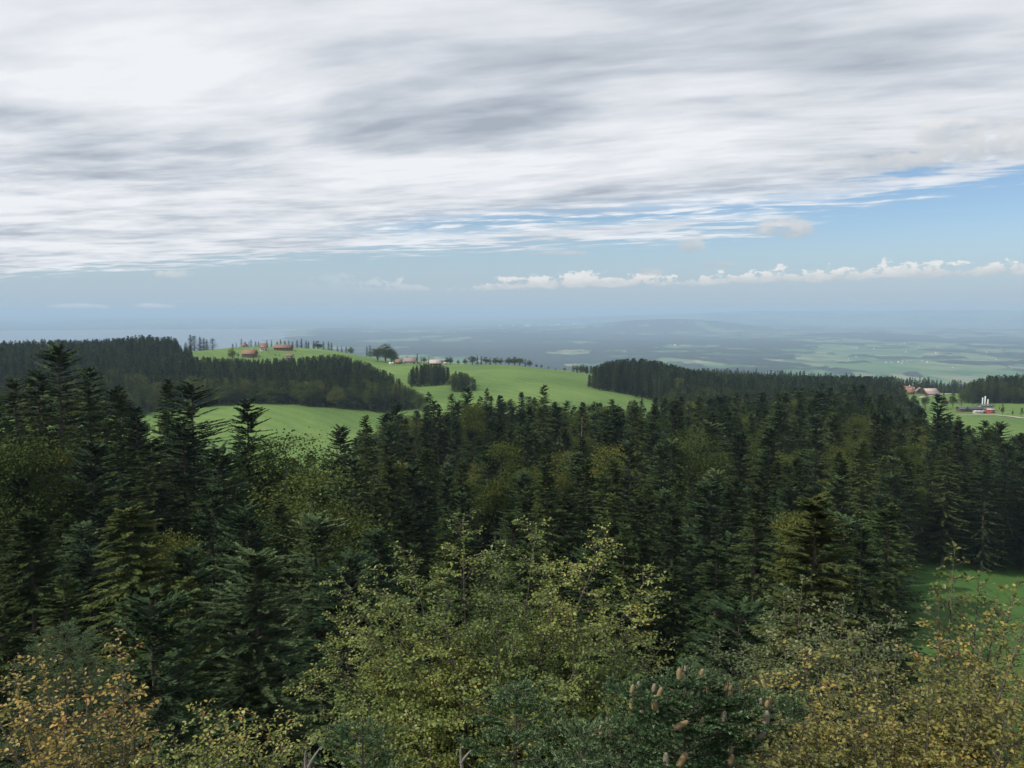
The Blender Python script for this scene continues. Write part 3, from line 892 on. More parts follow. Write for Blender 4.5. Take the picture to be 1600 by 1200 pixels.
# the dark wood right of the meadow and the forest that runs on from it
woods((906, 1420), (660, 960), 6.6, S((905, 600), (915, 585), (928, 572), (950, 563), (985, 559), (1020, 561), (1045, 567), (1080, 576), (1120, 582), (1200, 585), (1300, 586), (1420, 589)), 6, 20, 28,
      lambda u, D: 'beech' if RNG.uniform() < .05 else ('fir' if RNG.uniform() < .2 else 'spruce'),
      lambda u, D: ~in_poly(u, D, MID_MEADOW) & ~in_poly(u, D, RIGHT_MEADOW) & (D > np.interp(u, [905, 930, 990, 1050, 1100], [745, 722, 712, 640, 500])), 'dark')
woods((1030, 1440), (440, 680), 7.5, S((1030, 608), (1100, 598), (1200, 592), (1300, 592), (1400, 604), (1440, 620)), 8, 20, 27, lambda u, D: 'spruce' if RNG.uniform() < .8 else 'beech',
      lambda u, D: ~is_meadow(u, D) & (D > np.interp(u, [1030, 1100], [650, 470])), 'dark')
# last line of trees before the drop to the plain
woods((1040, 2000), (1040, 1230), 7.0, S((1040, 580), (1100, 574), (1200, 573), (1300, 576), (1400, 580), (1500, 579), (1560, 581), (1650, 582)), 6, 16, 24, lambda u, D: 'beech' if RNG.uniform() < .25 else 'spruce', lambda u, D: D > 1000, 'rim')
woods((890, 1040), (900, 1000), 7.0, S((890, 572), (910, 568), (925, 571), (1040, 575)), 5, 10, 18, lambda u, D: 'beech' if RNG.uniform() < .5 else 'spruce', lambda u, D: D > 900, 'rim')
# wood on the right
woods((1508, 2000), (742, 920), 6.4, S((1505, 606), (1520, 594), (1545, 586), (1580, 582), (1640, 580)), 6, 18, 26, lambda u, D: 'beech' if RNG.uniform() < .3 else 'spruce', lambda u, D: D > 740, 'rightwood')
# hedgerow trees on the skyline behind the farms
for u_, v_, k_, D_, w_ in [(363, 537, 'spruce', 1040, .8), (369, 535, 'spruce', 1040, .6), (377, 529, 'spruce', 1045, .8), (383, 534, 'beech', 1045, .6), (389, 533, 'spruce', 1045, .5), (392, 530, 'spruce', 1045, .6), (399, 533, 'spruce', 1045, .9), (404, 533, 'spruce', 1045, .9),
                           (417, 531, 'spruce', 1045, .8), (424, 531, 'spruce', 1045, .7), (433, 533, 'spruce', 1045, .9), (438, 530, 'spruce', 1045, .9), (445, 532, 'spruce', 1045, .9), (451, 532, 'spruce', 1045, .8), (457, 533, 'spruce', 1045, .8), (464, 531, 'spruce', 1045, 1.0),
                           (471, 529, 'spruce', 1045, 1.0), (478, 532, 'spruce', 1045, 1.0), (482, 533, 'spruce', 1045, .9), (490, 532, 'spruce', 1045, 1.0), (496, 532, 'beech', 1045, .7), (505, 533, 'spruce', 1040, .8), (513, 534, 'spruce', 1040, .9), (518, 535, 'spruce', 1040, .8),
                           (527, 540, 'spruce', 1035, .8), (534, 541, 'spruce', 1035, .8), (541, 541, 'spruce', 1035, .8), (548, 541, 'beech', 1035, .5), (573, 541, 'spruce', 980, .8), (578, 539, 'spruce', 980, .8), (290, 535, 'spruce', 1040, 1.2), (297, 523, 'spruce', 1040, 1.4),
                           (303, 525, 'fir', 1040, 1.4), (312, 526, 'spruce', 1040, 1.3), (318, 528, 'spruce', 1040, 1.2), (323, 530, 'spruce', 1040, 1.0), (332, 529, 'fir', 1040, 1.3), (364, 537, 'spruce', 1040, .6)]:
    tree_at(u_, v_, D_, k_, w_ * 1.5, where='hedge', far=True)
for u_, v_, k_, D_, w_ in [(590, 541, 'beech', 905, 1.0), (602, 536, 'beech', 900, 1.15), (611, 544, 'beech', 895, .95), (617, 552, 'beech', 890, .7), (363, 543, 'beech', 850, .75), (623, 556, 'spruce', 910, .6), (628, 557, 'spruce', 910, .6), (636, 556, 'beech', 915, .6), (644, 557, 'beech', 915, .8),
                           (652, 552, 'spruce', 910, .9), (658, 556, 'spruce', 915, .6), (663, 557, 'beech', 912, .6), (670, 556, 'spruce', 915, .6), (698, 558, 'beech', 900, .8), (703, 557, 'beech', 895, .7), (716, 562, 'beech', 890, .8), (727, 560, 'beech', 890, .7),
                           (738, 555, 'beech', 885, .8), (746, 555, 'spruce', 885, .9), (752, 556, 'spruce', 885, .9), (759, 557, 'beech', 885, .8), (766, 558, 'spruce', 885, .9), (775, 558, 'beech', 880, .9), (783, 559, 'beech', 880, .8), (795, 558, 'beech', 880, .8), (804, 557, 'beech', 880, .9), (812, 558, 'beech', 880, .9),
                           (821, 560, 'spruce', 880, .9), (828, 562, 'beech', 880, .8), (838, 567, 'beech', 880, .6), (846, 569, 'beech', 880, .6), (857, 572, 'beech', 885, .5), (868, 574, 'beech', 885, .4), (882, 572, 'beech', 890, .6), (895, 569, 'spruce', 890, .7), (902, 570, 'spruce', 890, .7), (911, 571, 'beech', 890, .6), (917, 573, 'spruce', 890, .7)]:
    tree_at(u_, v_, D_, k_, w_ * 1.25, where='hamlet', far=True)
for u_, v_, D_, w_ in [(1567, 630, 622, .32), (1583, 636, 612, .25), (1597, 635, 612, .26), (1498, 604, 842, .35), (1475, 610, 800, .3), (1490, 612, 700, .6), (1503, 611, 705, .55), (1476, 618, 700, .5), (1447, 612, 690, .5), (1507, 596, 905, .4), (1521, 614, 720, .5), (1388, 589, 930, .5), (1400, 592, 925, .4), (1412, 592, 920, .4)]:
    tree_at(u_, v_, D_, 'beech', w_, where='rightfarm', far=True)
for u_, v_, D_, w_ in [(399, 545, 905, .45), (420, 549, 900, .4), (430, 552, 880, .5), (437, 553, 875, .4), (462, 547, 905, .4), (372, 550, 862, .5), (405, 553, 868, .4), (655, 564, 872, .5), (662, 567, 870, .45), (632, 567, 872, .35), (628, 563, 905, .4), (690, 562, 902, .5),
                       (1436, 606, 850, .4), (1446, 603, 905, .4), (1410, 607, 870, .4), (1472, 608, 868, .35), (1468, 601, 905, .4), (1530, 628, 700, .4), (1512, 634, 655, .3), (1562, 634, 668, .3)]:
    tree_at(u_, v_, D_, 'beech', w_, where='rightfarm' if u_ > 1300 else 'hedge' if u_ < 500 else 'hamlet', far=True)
for t in TREES:
    t.setdefault('far', False); t.setdefault('where', 'near')
    t['h'] = max(t['h'], 2.5)

# which show, and how much: walk from near to far over a coarse picture
VIS = np.zeros((600, 800), bool)
order = sorted(range(len(TREES)), key=lambda i: TREES[i]['y'])
for i in order:
    t = TREES[i]
    pu, pv, dep = proj(np.array([t['x'], t['y'], t['z'] + t['h']]))
    bu, bv, _ = proj(np.array([t['x'], t['y'], t['z']]))
    base = PROTO[t['kind']][0]
    hw = t['w'] * (t['h'] * (.125 if t['kind'] != 'beech' else .24)) * F / dep
    t['u'], t['v'], t['hw'] = float(pu), float(pv), float(hw)
    t['vis'] = 0
    r0, r1 = max(0, int(pv / 2)), min(600, int(bv / 2) + 1)
    if pu < -80 or pu > 1680 or r1 <= r0: continue
    rows = np.arange(r0, r1)
    fr = np.clip((rows * 2 - pv) / max(bv - pv, 1), 0, 1)
    half = hw * (np.minimum(1, fr * 1.6 + .06) if t['kind'] != 'beech' else np.minimum(1, np.sqrt(fr * 2.5)))
    n = 0
    for r, h_ in zip(rows, half):
        c0, c1 = max(0, int((pu - h_) / 2)), min(800, int((pu + h_) / 2) + 1)
        if c1 <= c0: continue
        seg = VIS[r, c0:c1]
        n += int((~seg).sum()); seg[:] = True
    t['vis'] = n

LIMIT = {'spruce': 292, 'fir': 292, 'beech': 270}
chosen = set()
for kind in ('spruce', 'fir', 'beech'):
    c = sorted((i for i in order if TREES[i]['kind'] == kind and TREES[i]['vis'] > 9), key=lambda i: (-TREES[i]['vis'] - 1e4 * TREES[i]['named']))
    chosen |= set(c[:LIMIT[kind]])
chosen |= {i for i in order if TREES[i]['kind'] not in LIMIT}

WHERE = {'ridge': 'in the hazy ridge wood far left', 'farm': 'in the wood below the farm', 'clump': 'in the clump before the hamlet', 'dark': 'in the dark wood behind the crest', 'rim': 'in the last tree line before the plain',
         'rightwood': 'in the wood at far right', 'hedge': 'in the row behind the hilltop farm', 'hamlet': 'beside the hamlet meadow', 'rightfarm': 'by the farm at right'}
GRP = {'near': 'trees of the near forest', 'ridge': 'trees of the ridge wood', 'farm': 'trees of the wood below the farm', 'clump': 'trees of the clump before the hamlet', 'dark': 'trees of the dark wood behind the crest', 'rim': 'trees of the last line before the plain',
       'rightwood': 'trees of the wood at far right', 'hedge': 'hedgerow trees behind the hilltop farm', 'hamlet': 'trees round the hamlet meadow', 'rightfarm': 'trees by the farm at right'}
NAMES = {'spruce': ('spruce_tree', 'spruce'), 'fir': ('fir_tree', 'fir'), 'beech': ('beech_tree', 'broadleaf tree'), 'gold_spruce': ('spruce_tree', 'spruce'), 'larch': ('spruce_tree', 'spruce'), 'near_fir': ('fir_tree', 'fir'), 'near_spruce': ('spruce_tree', 'spruce')}
LOOK = {'spruce': 'dark', 'fir': 'layered', 'beech': 'round', 'gold_spruce': 'yellowish drooping', 'larch': 'light green', 'near_fir': 'large dark', 'near_spruce': 'broad brownish'}
ONES = ['', 'first', 'second', 'third', 'fourth', 'fifth', 'sixth', 'seventh', 'eighth', 'ninth', 'tenth', 'eleventh', 'twelfth', 'thirteenth', 'fourteenth', 'fifteenth', 'sixteenth', 'seventeenth', 'eighteenth', 'nineteenth']
TENS = ['', '', 'twent', 'thirt', 'fort', 'fift', 'sixt', 'sevent', 'eight', 'ninet']


def ordinal(n):
    if n >= 100: return 'hundred and ' + (ordinal(n - 100) if n > 100 else 'first')
    if n < 20: return ONES[n]
    return TENS[n // 10] + ('ieth' if n % 10 == 0 else 'y-' + ONES[n % 10])


ZONES = [(150, 'at the left edge'), (330, 'left of the lower meadow'), (520, 'below the lower meadow'), (700, 'below the hamlet'), (890, 'below the middle meadow'), (1060, 'left below the dark wood'),
         (1260, 'right below the dark wood'), (1430, 'below the red-roofed farm'), (1e9, 'at the right edge')]


def tree_key(t):
    wh = WHERE.get(t['where'])
    if wh is None:
        band = 'near slope' if t['y'] < 85 else 'mid forest' if t['y'] < 150 else 'far forest' if t['y'] < 215 else 'forest crest'
        wh = band + ' ' + next(z for lim, z in ZONES if t['u'] < lim)
    size = '' if t['kind'] in ('gold_spruce', 'larch', 'near_fir', 'near_spruce') or t['far'] else ('slender ' if t['w'] < .95 else 'broad ' if t['w'] > 1.09 else '')
    nm = 'broadleaf tree' if t['kind'] == 'beech' else NAMES[t['kind']][1]
    return size + LOOK[t['kind']] + ' ' + nm, wh


def label_all(idx):
    by = {}
    for i in idx: by.setdefault(tree_key(TREES[i]), []).append(i)
    for (what, wh), ii in by.items():
        ii.sort(key=lambda i: TREES[i]['u'])
        for k, i in enumerate(ii):
            if len(ii) == 1: TREES[i]['label'] = f'only {what}, {wh}'
            elif k == len(ii) - 1: TREES[i]['label'] = f'rightmost {what}, {wh}'
            else: TREES[i]['label'] = (f'leftmost {what}, {wh}' if k == 0 else f'{ordinal(k + 1)} {what} from left, {wh}')


label_all(chosen)


def plant(t):
    P = PROTO['far_beech' if t['kind'] == 'beech' and t['far'] else t['kind']]
    k = t['proto'] if t['proto'] is not None else int(RNG.integers(len(P)))
    cm, tm, H, R = P[k % len(P)]
    nm, cat = NAMES[t['kind']]
    e = obj(nm, None, None, (t['x'], t['y'], t['z']))
    e.empty_display_size = 0.5
    s = t['h'] / H
    wf = t['w'] * max(s, .02) ** .7 * (1.25 if not t['far'] else (1.15 if t['kind'] == 'beech' else 1.1))
    e.scale = (wf, wf, s)
    e.rotation_euler = (0, 0, t['rot'])
    tag(e, t['label'], 'tree', GRP[t['where']])
    obj('trunk', tm, e); obj('crown', cm, e)


for i in order:
    if i in chosen: plant(TREES[i])
# the rest of the forest: one mass
rest = [TREES[i] for i in order if i not in chosen]


def forest_mass(name, label, ts):
    srcs = []
    off = {}
    for kind in ('spruce', 'fir', 'beech'):
        off[kind] = len(srcs)
        srcs += [(m_, H) for m_, H in MIX[kind]]
    pts = np.array([(t['x'], t['y'], t['z']) for t in ts])
    pi = np.array([off[t['kind']] + RNG.integers(len(MIX[t['kind']])) for t in ts], np.int32)
    sc = np.array([(1.1 * t['w'] * (t['h'] / srcs[p][1]) ** .8, 1.1 * t['w'] * (t['h'] / srcs[p][1]) ** .8, t['h'] / srcs[p][1]) for t, p in zip(ts, pi)])
    me = bpy.data.meshes.new(name)
    me.vertices.add(len(pts)); me.vertices.foreach_set('co', pts.astype(np.float32).ravel())
    a = me.attributes.new('pick', 'INT', 'POINT'); a.data.foreach_set('value', pi)
    a = me.attributes.new('turn', 'FLOAT_VECTOR', 'POINT'); a.data.foreach_set('vector', np.array([(0, 0, t['rot']) for t in ts], np.float32).ravel())
    a = me.attributes.new('size', 'FLOAT_VECTOR', 'POINT'); a.data.foreach_set('vector', sc.astype(np.float32).ravel())
    o = obj(name, me)
    tag(o, label, kind='stuff')
    ng = bpy.data.node_groups.new(name, 'GeometryNodeTree')
    ng.interface.new_socket('Geometry', in_out='INPUT', socket_type='NodeSocketGeometry')
    ng.interface.new_socket('Geometry', in_out='OUTPUT', socket_type='NodeSocketGeometry')
    N = ng.nodes; Lk = ng.links
    gi, go = N.new('NodeGroupInput'), N.new('NodeGroupOutput')
    g2i = N.new('GeometryNodeGeometryToInstance')
    for m_, H in reversed(srcs):            # the socket takes the last link first
        po = bpy.data.objects.new(m_.name, m_)
        oi = N.new('GeometryNodeObjectInfo'); oi.inputs['Object'].default_value = po; oi.inputs['As Instance'].default_value = False
        Lk.new(oi.outputs['Geometry'], g2i.inputs[0])
    iop = N.new('GeometryNodeInstanceOnPoints')
    iop.inputs['Pick Instance'].default_value = True

    def named(nm, ty):
        q = N.new('GeometryNodeInputNamedAttribute'); q.data_type = ty; q.inputs['Name'].default_value = nm
        return q.outputs['Attribute']
    Lk.new(gi.outputs[0], iop.inputs['Points'])
    Lk.new(g2i.outputs[0], iop.inputs['Instance'])
    Lk.new(named('pick', 'INT'), iop.inputs['Instance Index'])
    e2r = N.new('FunctionNodeEulerToRotation')
    Lk.new(named('turn', 'FLOAT_VECTOR'), e2r.inputs[0])
    Lk.new(e2r.outputs[0], iop.inputs['Rotation'])
    Lk.new(named('size', 'FLOAT_VECTOR'), iop.inputs['Scale'])
    Lk.new(iop.outputs[0], go.inputs[0])
    md = o.modifiers.new('scatter', 'NODES'); md.node_group = ng


forest_mass('forest', 'continuous dark conifer forest filling the slopes between the single trees', rest)
print('trees', len(TREES), 'single', len(chosen), 'mass', len(rest), {k: sum(1 for i in chosen if TREES[i]['kind'] == k) for k in ('spruce', 'fir', 'beech')})
# ------------------------------------------------------------------ broadleaf trees close to the tower


def near_broadleaf(name, label, group, seed, D, tips, root, leaf_mat_, leaf_len, lat_step=.17, lat_len=.95, tw_step=.085, tw_len=.30, leaf_gap=.045, n_single=0, tone=.45, tone_var=.16, bark='bark_pale', fork=3.2, flat=.55):
    """tips: (u, v, distance) of the leading shoots; root: photo column of the trunk"""
    rng = np.random.default_rng(seed)
    T = np.array([at(*t_) for t_ in tips])
    bx, by = (root - 800) / F * D, D
    base = np.array([bx, by, float(tz(bx, by))])
    ztop = T[:, 2].max()
    zf = ztop - fork                                        # where the stem breaks up into limbs
    e = obj(name, None, None, tuple(base)); e.empty_display_size = .5
    tag(e, label, 'tree', group)
    V, Q = tubes([[0, 0, -.5]], [[0, 0, zf - base[2] + .5]], [[.15, .1, 0]], .17, .07, 10, 8)
    obj('trunk', mesh_np('trunk', V, [Q], M[bark], smooth=True), e)
    # limbs to the tips
    n0 = len(T)
    lowest = np.maximum(0, ztop - T[:, 2])
    P0 = np.tile([base[0] + .15, base[1] + .1, zf], (n0, 1)) - np.stack([np.zeros(n0), np.zeros(n0), lowest * .55], -1)
    dv = T - P0
    L0 = np.linalg.norm(dv, axis=1)
    A0 = dv * .62 + np.array([[0, 0, 1.0]]) * (L0 * .10)[:, None] + nrm(dv * [1, 1, 0]) * (L0 * .16)[:, None]
    B0 = dv - A0
    for k in range(n0):
        V, Q = tubes(P0[k:k + 1] - base, A0[k:k + 1], B0[k:k + 1], .012 + .008 * L0[k], .002, 9, 6)
        obj('limb', mesh_np('limb', V, [Q], M[bark], smooth=True), e)

    def kids(P0, A, B, L, step, t0, ang, length, flatten, jitter=.25):
        n = np.maximum(2, ((1 - t0) * L / step)).astype(int)
        pi = np.repeat(np.arange(len(P0)), n)
        k = np.arange(len(pi)) - np.repeat(np.cumsum(n) - n, n)
        t = t0 + (1 - t0) * (k + rng.uniform(.1, .9, len(pi))) / n[pi]
        P = P0[pi] + A[pi] * t[:, None] + B[pi] * (t ** 2)[:, None]
        Tn = nrm(A[pi] + 2 * B[pi] * t[:, None])
        az = k * 2.4 + rng.normal(0, .35, len(pi))
        ref = np.where(np.abs(Tn[:, 2:3]) > .85, [[1.0, 0, 0]], [[0, 0, 1.0]])
        X = nrm(np.cross(Tn, ref)); Y = np.cross(X, Tn)
        if flatten:                                          # two-ranked, in the plane of the spray
            az = np.where(k % 2 == 0, 0.0, math.pi) + rng.normal(0, .45, len(pi))
        R_ = X * np.cos(az)[:, None] + Y * np.sin(az)[:, None]
        an = ang + rng.normal(0, .14, len(pi))
        d = nrm(Tn * np.cos(an)[:, None] + R_ * np.sin(an)[:, None] + rng.normal(0, .08, (len(pi), 3)))
        ln = length(t, L[pi]) * rng.uniform(1 - jitter, 1 + jitter, len(pi))
        return pi, t, P, d, ln

    # laterals
    pi, t, P, d, ln = kids(P0, A0, B0, L0, lat_step, .12, 1.0, lambda t, L: lat_len * ((1.03 - t) ** .7) * np.minimum(1, .45 + L * .14) + .13, False)
    d[:, 2] = d[:, 2] * flat + .10
    d = nrm(d)
    A1, B1 = d * ln[:, None] * 1.0, np.stack([np.zeros(len(ln)), np.zeros(len(ln)), rng.normal(.05, .10, len(ln)) * ln], -1)
    tw = Acc()
    V, Q = tubes(P - base, A1, B1, .004 + .006 * ln, .0018, 3, 4)
    tw.add(V, Q)
    # twigs
    pi2, t2, P2, d2, l2 = kids(P, A1, B1, ln, tw_step, .12, .85, lambda t, L: tw_len * (1 - .55 * t) * np.minimum(1, .35 + L), True)
    d2[:, 2] = d2[:, 2] * .75 + .03
    A2 = nrm(d2) * l2[:, None]; B2 = np.stack([np.zeros(len(l2)), np.zeros(len(l2)), rng.normal(-.02, .10, len(l2)) * l2], -1)
    V, Q = tubes(P2 - base, A2, B2, .0026, .0012, 1, 3)
    tw.add(V, Q)
    # the shoots that end limbs and laterals carry leaves too
    P2 = np.concatenate([P2, P + A1 * .55, P0 + A0 * .84 + B0 * .84 ** 2]); A2 = np.concatenate([A2, A1 * .45, A0 * .16 + B0 * .29]); B2 = np.concatenate([B2, B1 * .4, B0 * 0])
    l2 = np.linalg.norm(A2, axis=1)
    pi3, t3, P3, d3, _ = kids(P2, A2, B2, l2, leaf_gap, .08, .95, lambda t, L: np.ones_like(t), True)
    tw_o = obj('twig', tw.mesh('twig', M['bark']), e); tw_o['kind'] = 'stuff'
    n = len(P3)
    A3 = nrm(d3 + np.array([0, 0, -.18]) + rng.normal(0, .16, (n, 3)))
    Nn = nrm(np.array([[0, 0, 1.0]]) + rng.normal(0, .42, (n, 3)))
    Ls = leaf_len * np.clip(rng.normal(1, .2, n), .5, 1.5)
    P3 = P3 + A3 * .012
    # colour goes by the branch, a few sprays have turned
    patch = fbm(P3[:, 0] * 1.1 + seed, (P3[:, 2] + P3[:, 1] * .6) * 1.1, seed, 3)
    tt = np.clip(tone + (patch - .5) * 1.3 * tone_var * 4 + rng.normal(0, tone_var, n), 0, 1)
    u, v, dep = proj(P3)
    single = np.zeros(n, bool)
    if n_single:
        ok = (u > 5) & (u < 1595) & (v > 5) & (v < 1195)
        cell = np.full((240, 320), 1e9); ci = (np.clip(v, 0, 1199) / 5).astype(int), (np.clip(u, 0, 1599) / 5).astype(int)
        np.minimum.at(cell, ci, np.where(ok, dep, 1e9))
        front = ok & (dep <= cell[ci] + 1e-6)
        size = Ls / dep * (.35 + np.abs(Nn @ np.array([0, -.75, .66])))
        c = np.where(front)[0]
        single[c[np.argsort(-size[c])][:n_single]] = True
    m_ = ~single
    V, Q = small_leaves(P3[m_] - base, A3[m_], Nn[m_], Ls[m_], rng)
    me = mesh_np('foliage', V, [Q], M[leaf_mat_], {'tint': np.repeat(tt[m_], 4)})
    f = obj('foliage', me, e); f['kind'] = 'stuff'
    if n_single:
        tones = np.linspace(0, 1, 7)
        sh = []
        for tn in tones:
            Vt, Qt, _ = leaves(np.zeros((1, 3)), np.array([[0, 1.0, 0]]), np.array([[0, 0, 1.0]]), np.array([1.0]), np.random.default_rng(int(tn * 60) + 3))
            sh.append(mesh_np('leaf', Vt, [Qt], M[leaf_mat_], {'tint': np.full(6, tn)}))
        for i in np.where(single)[0]:
            o = obj('leaf', sh[int(round(tt[i] * 6))], e)
            a_ = A3[i]; s_ = np.cross(a_, Nn[i]); s_ /= np.linalg.norm(s_); u_ = np.cross(s_, a_)
            mtx = Matrix(((s_[0] * Ls[i], a_[0] * Ls[i], u_[0] * Ls[i], P3[i, 0] - base[0]), (s_[1] * Ls[i], a_[1] * Ls[i], u_[1] * Ls[i], P3[i, 1] - base[1]), (s_[2] * Ls[i], a_[2] * Ls[i], u_[2] * Ls[i], P3[i, 2] - base[2]), (0, 0, 0, 1)))
            o.matrix_basis = mtx
    return n


GR = 'broadleaf crowns below the lookout'
nl = 0
nl += near_broadleaf('hornbeam_tree', 'wide green broadleaf tree with pointed shoots, in front at the bottom centre', GR, 1, 13.0,
    [(725, 802, 13.2), (838, 815, 13.6), (948, 832, 13.4), (1022, 888, 12.6), (880, 880, 12.4), (780, 880, 12.2), (640, 862, 13.2), (585, 905, 12.6), (530, 893, 13.4), (690, 935, 11.8), (1000, 960, 12.2), (930, 985, 11.6), (560, 985, 12.4), (505, 1010, 13.2), (1035, 1010, 13.2),
     (470, 1070, 12.6), (620, 1030, 11.6), (800, 1010, 11.4), (720, 1060, 11.0), (880, 1070, 11.0), (540, 1110, 11.6), (640, 1130, 10.8), (820, 1130, 10.8), (980, 1060, 11.8)],
    745, 'leaf_green', .056, lat_step=.115, lat_len=1.35, tw_step=.048, tw_len=.34, leaf_gap=.026, n_single=120, tone=.43, tone_var=.13, fork=4.4)
nl += near_broadleaf('beech_tree', 'orange-leaved young tree in the bottom left corner', GR, 2, 9.5,
    [(186, 992, 9.6), (132, 1045, 9.2), (62, 1012, 9.6), (18, 1040, 9.2), (208, 1065, 9.8), (95, 1095, 9.0), (170, 1110, 9.2), (30, 1120, 9.0), (-30, 1060, 9.4), (120, 1160, 8.8), (200, 1150, 9.4), (60, 1180, 8.8)],
    105, 'leaf_orange', .052, lat_step=.085, lat_len=.55, tw_step=.05, tw_len=.20, leaf_gap=.028, n_single=260, tone=.48, tone_var=.17, fork=3.4)
nl += near_broadleaf('beech_tree', 'low yellow-green crown between the orange tree and the wide green one', GR, 3, 9.8,
    [(312, 1096, 9.8), (265, 1135, 9.4), (352, 1120, 9.6), (400, 1112, 10.2), (450, 1118, 10.4), (300, 1160, 9.2), (380, 1160, 9.4), (440, 1165, 9.8), (240, 1170, 9.2), (490, 1150, 10.2), (340, 1190, 9.0)],
    350, 'leaf_green', .050, lat_step=.09, lat_len=.85, tw_step=.048, tw_len=.25, leaf_gap=.027, n_single=200, tone=.56, tone_var=.15, fork=2.6)
nl += near_broadleaf('beech_tree', 'large golden beech crown filling the bottom right corner', GR, 4, 9.3,
    [(1250, 1010, 9.8), (1330, 985, 10.2), (1400, 1000, 10.0), (1470, 985, 10.2), (1545, 962, 10.0), (1600, 975, 9.8), (1190, 1060, 9.4), (1290, 1060, 9.2), (1370, 1065, 9.2), (1450, 1060, 9.2), (1530, 1040, 9.2), (1600, 1050, 9.0), (1150, 1110, 9.2), (1240, 1115, 8.8), (1330, 1125, 8.7),
     (1420, 1130, 8.7), (1500, 1120, 8.6), (1580, 1130, 8.6), (1190, 1165, 8.8), (1290, 1180, 8.5), (1390, 1185, 8.4), (1490, 1185, 8.4), (1660, 1010, 9.4), (1660, 1110, 8.8)],
    1430, 'leaf_gold', .052, lat_step=.105, lat_len=1.1, tw_step=.048, tw_len=.29, leaf_gap=.027, n_single=290, tone=.50, tone_var=.15, fork=3.8)
nl += near_broadleaf('beech_tree', 'slim brownish-green leading shoots standing before the small right meadow', GR, 5, 12.0,
    [(1492, 858, 12.0), (1530, 890, 12.2), (1468, 900, 11.8), (1592, 898, 11.8), (1560, 930, 12.0), (1500, 950, 11.8), (1620, 930, 11.8)],
    1505, 'leaf_gold', .080, lat_step=.085, lat_len=.55, tw_step=.08, tw_len=.22, leaf_gap=.048, n_single=120, tone=.38, tone_var=.14, fork=3.4)
nl += near_broadleaf('whitebeam_tree', 'grey-green broadleaf crown below the drooping yellowish spruce', GR, 6, 14.0,
    [(1255, 898, 14.2), (1320, 935, 14.0), (1225, 930, 14.4), (1285, 960, 13.6), (1365, 975, 13.2), (1200, 985, 14.0), (1330, 1000, 13.0), (1245, 1010, 13.4), (1400, 955, 13.4), (1150, 1020, 14.2), (1110, 1000, 14.8), (1080, 1040, 14.4)],
    1270, 'leaf_grey', .062, lat_step=.12, lat_len=1.15, tw_step=.056, tw_len=.32, leaf_gap=.032, n_single=80, tone=.45, tone_var=.15, fork=3.6)
print('leaves', nl, flush=True)

# ------------------------------------------------------------------ firs close to the tower, one with cones
M['fir_near'] = needle_mat('fresh fir needles', ((0, (.016, .042, .017)), (.4, (.034, .078, .030)), (.75, (.080, .145, .060)), (1, (.20, .27, .14))), 0.0, 0.0, .55, .12)
M['cone'] = mat('fir cone scales', lambda g: pbsdf(g, g.ramp(g.add(g.mul(attr(g, 'tint'), .7), g.mul(g.noise(g.n('ShaderNodeTexCoord').outputs['Object'], 60.0, 4.0, .6), .3)), ((.15, (.10, .070, .034)), (.5, (.25, .19, .095)), (.85, (.38, .30, .17)))), .75, .2))
M['cone_grey'] = mat('grey fir cone scales', lambda g: pbsdf(g, g.ramp(g.add(g.mul(attr(g, 'tint'), .7), g.mul(g.noise(g.n('ShaderNodeTexCoord').outputs['Object'], 60.0, 4.0, .6), .3)), ((.15, (.10, .085, .06)), (.5, (.22, .195, .145)), (.85, (.34, .31, .24)))), .75, .2))


def cone_mesh(material):
    """upright fir cone, 1 long: spirals of scales standing a little proud"""
    nr, ns = 44, 26
    t = np.linspace(0, 1, nr)
    rad = .175 * np.sqrt(np.clip(1 - np.abs(2 * t - 1) ** 3.4, .02, 1)) * (1.04 - .16 * t)
    rad[0], rad[-1] = .02, .004
    a = np.arange(ns) / ns * 2 * math.pi
    Tt, Aa = np.meshgrid(t, a, indexing='ij')
    ph1, ph2 = np.sin(5 * Aa + Tt * 42), np.sin(5 * Aa - Tt * 42)
    bump = np.maximum(0, ph1 * ph2)
    R_ = rad[:, None] * (1 + .24 * bump)
    V = np.stack([R_ * np.cos(Aa), R_ * np.sin(Aa), Tt + .012 * bump], -1).reshape(-1, 3)
    i = np.arange(nr - 1)[:, None] * ns; j = np.arange(ns)[None]; j2 = (j + 1) % ns
    Q = np.stack([i + j, i + j2, i + ns + j2, i + ns + j], -1).reshape(-1, 4)
    return mesh_np('cone', V, [Q], M[material], {'tint': (.25 + .75 * bump).ravel()}, smooth=True)


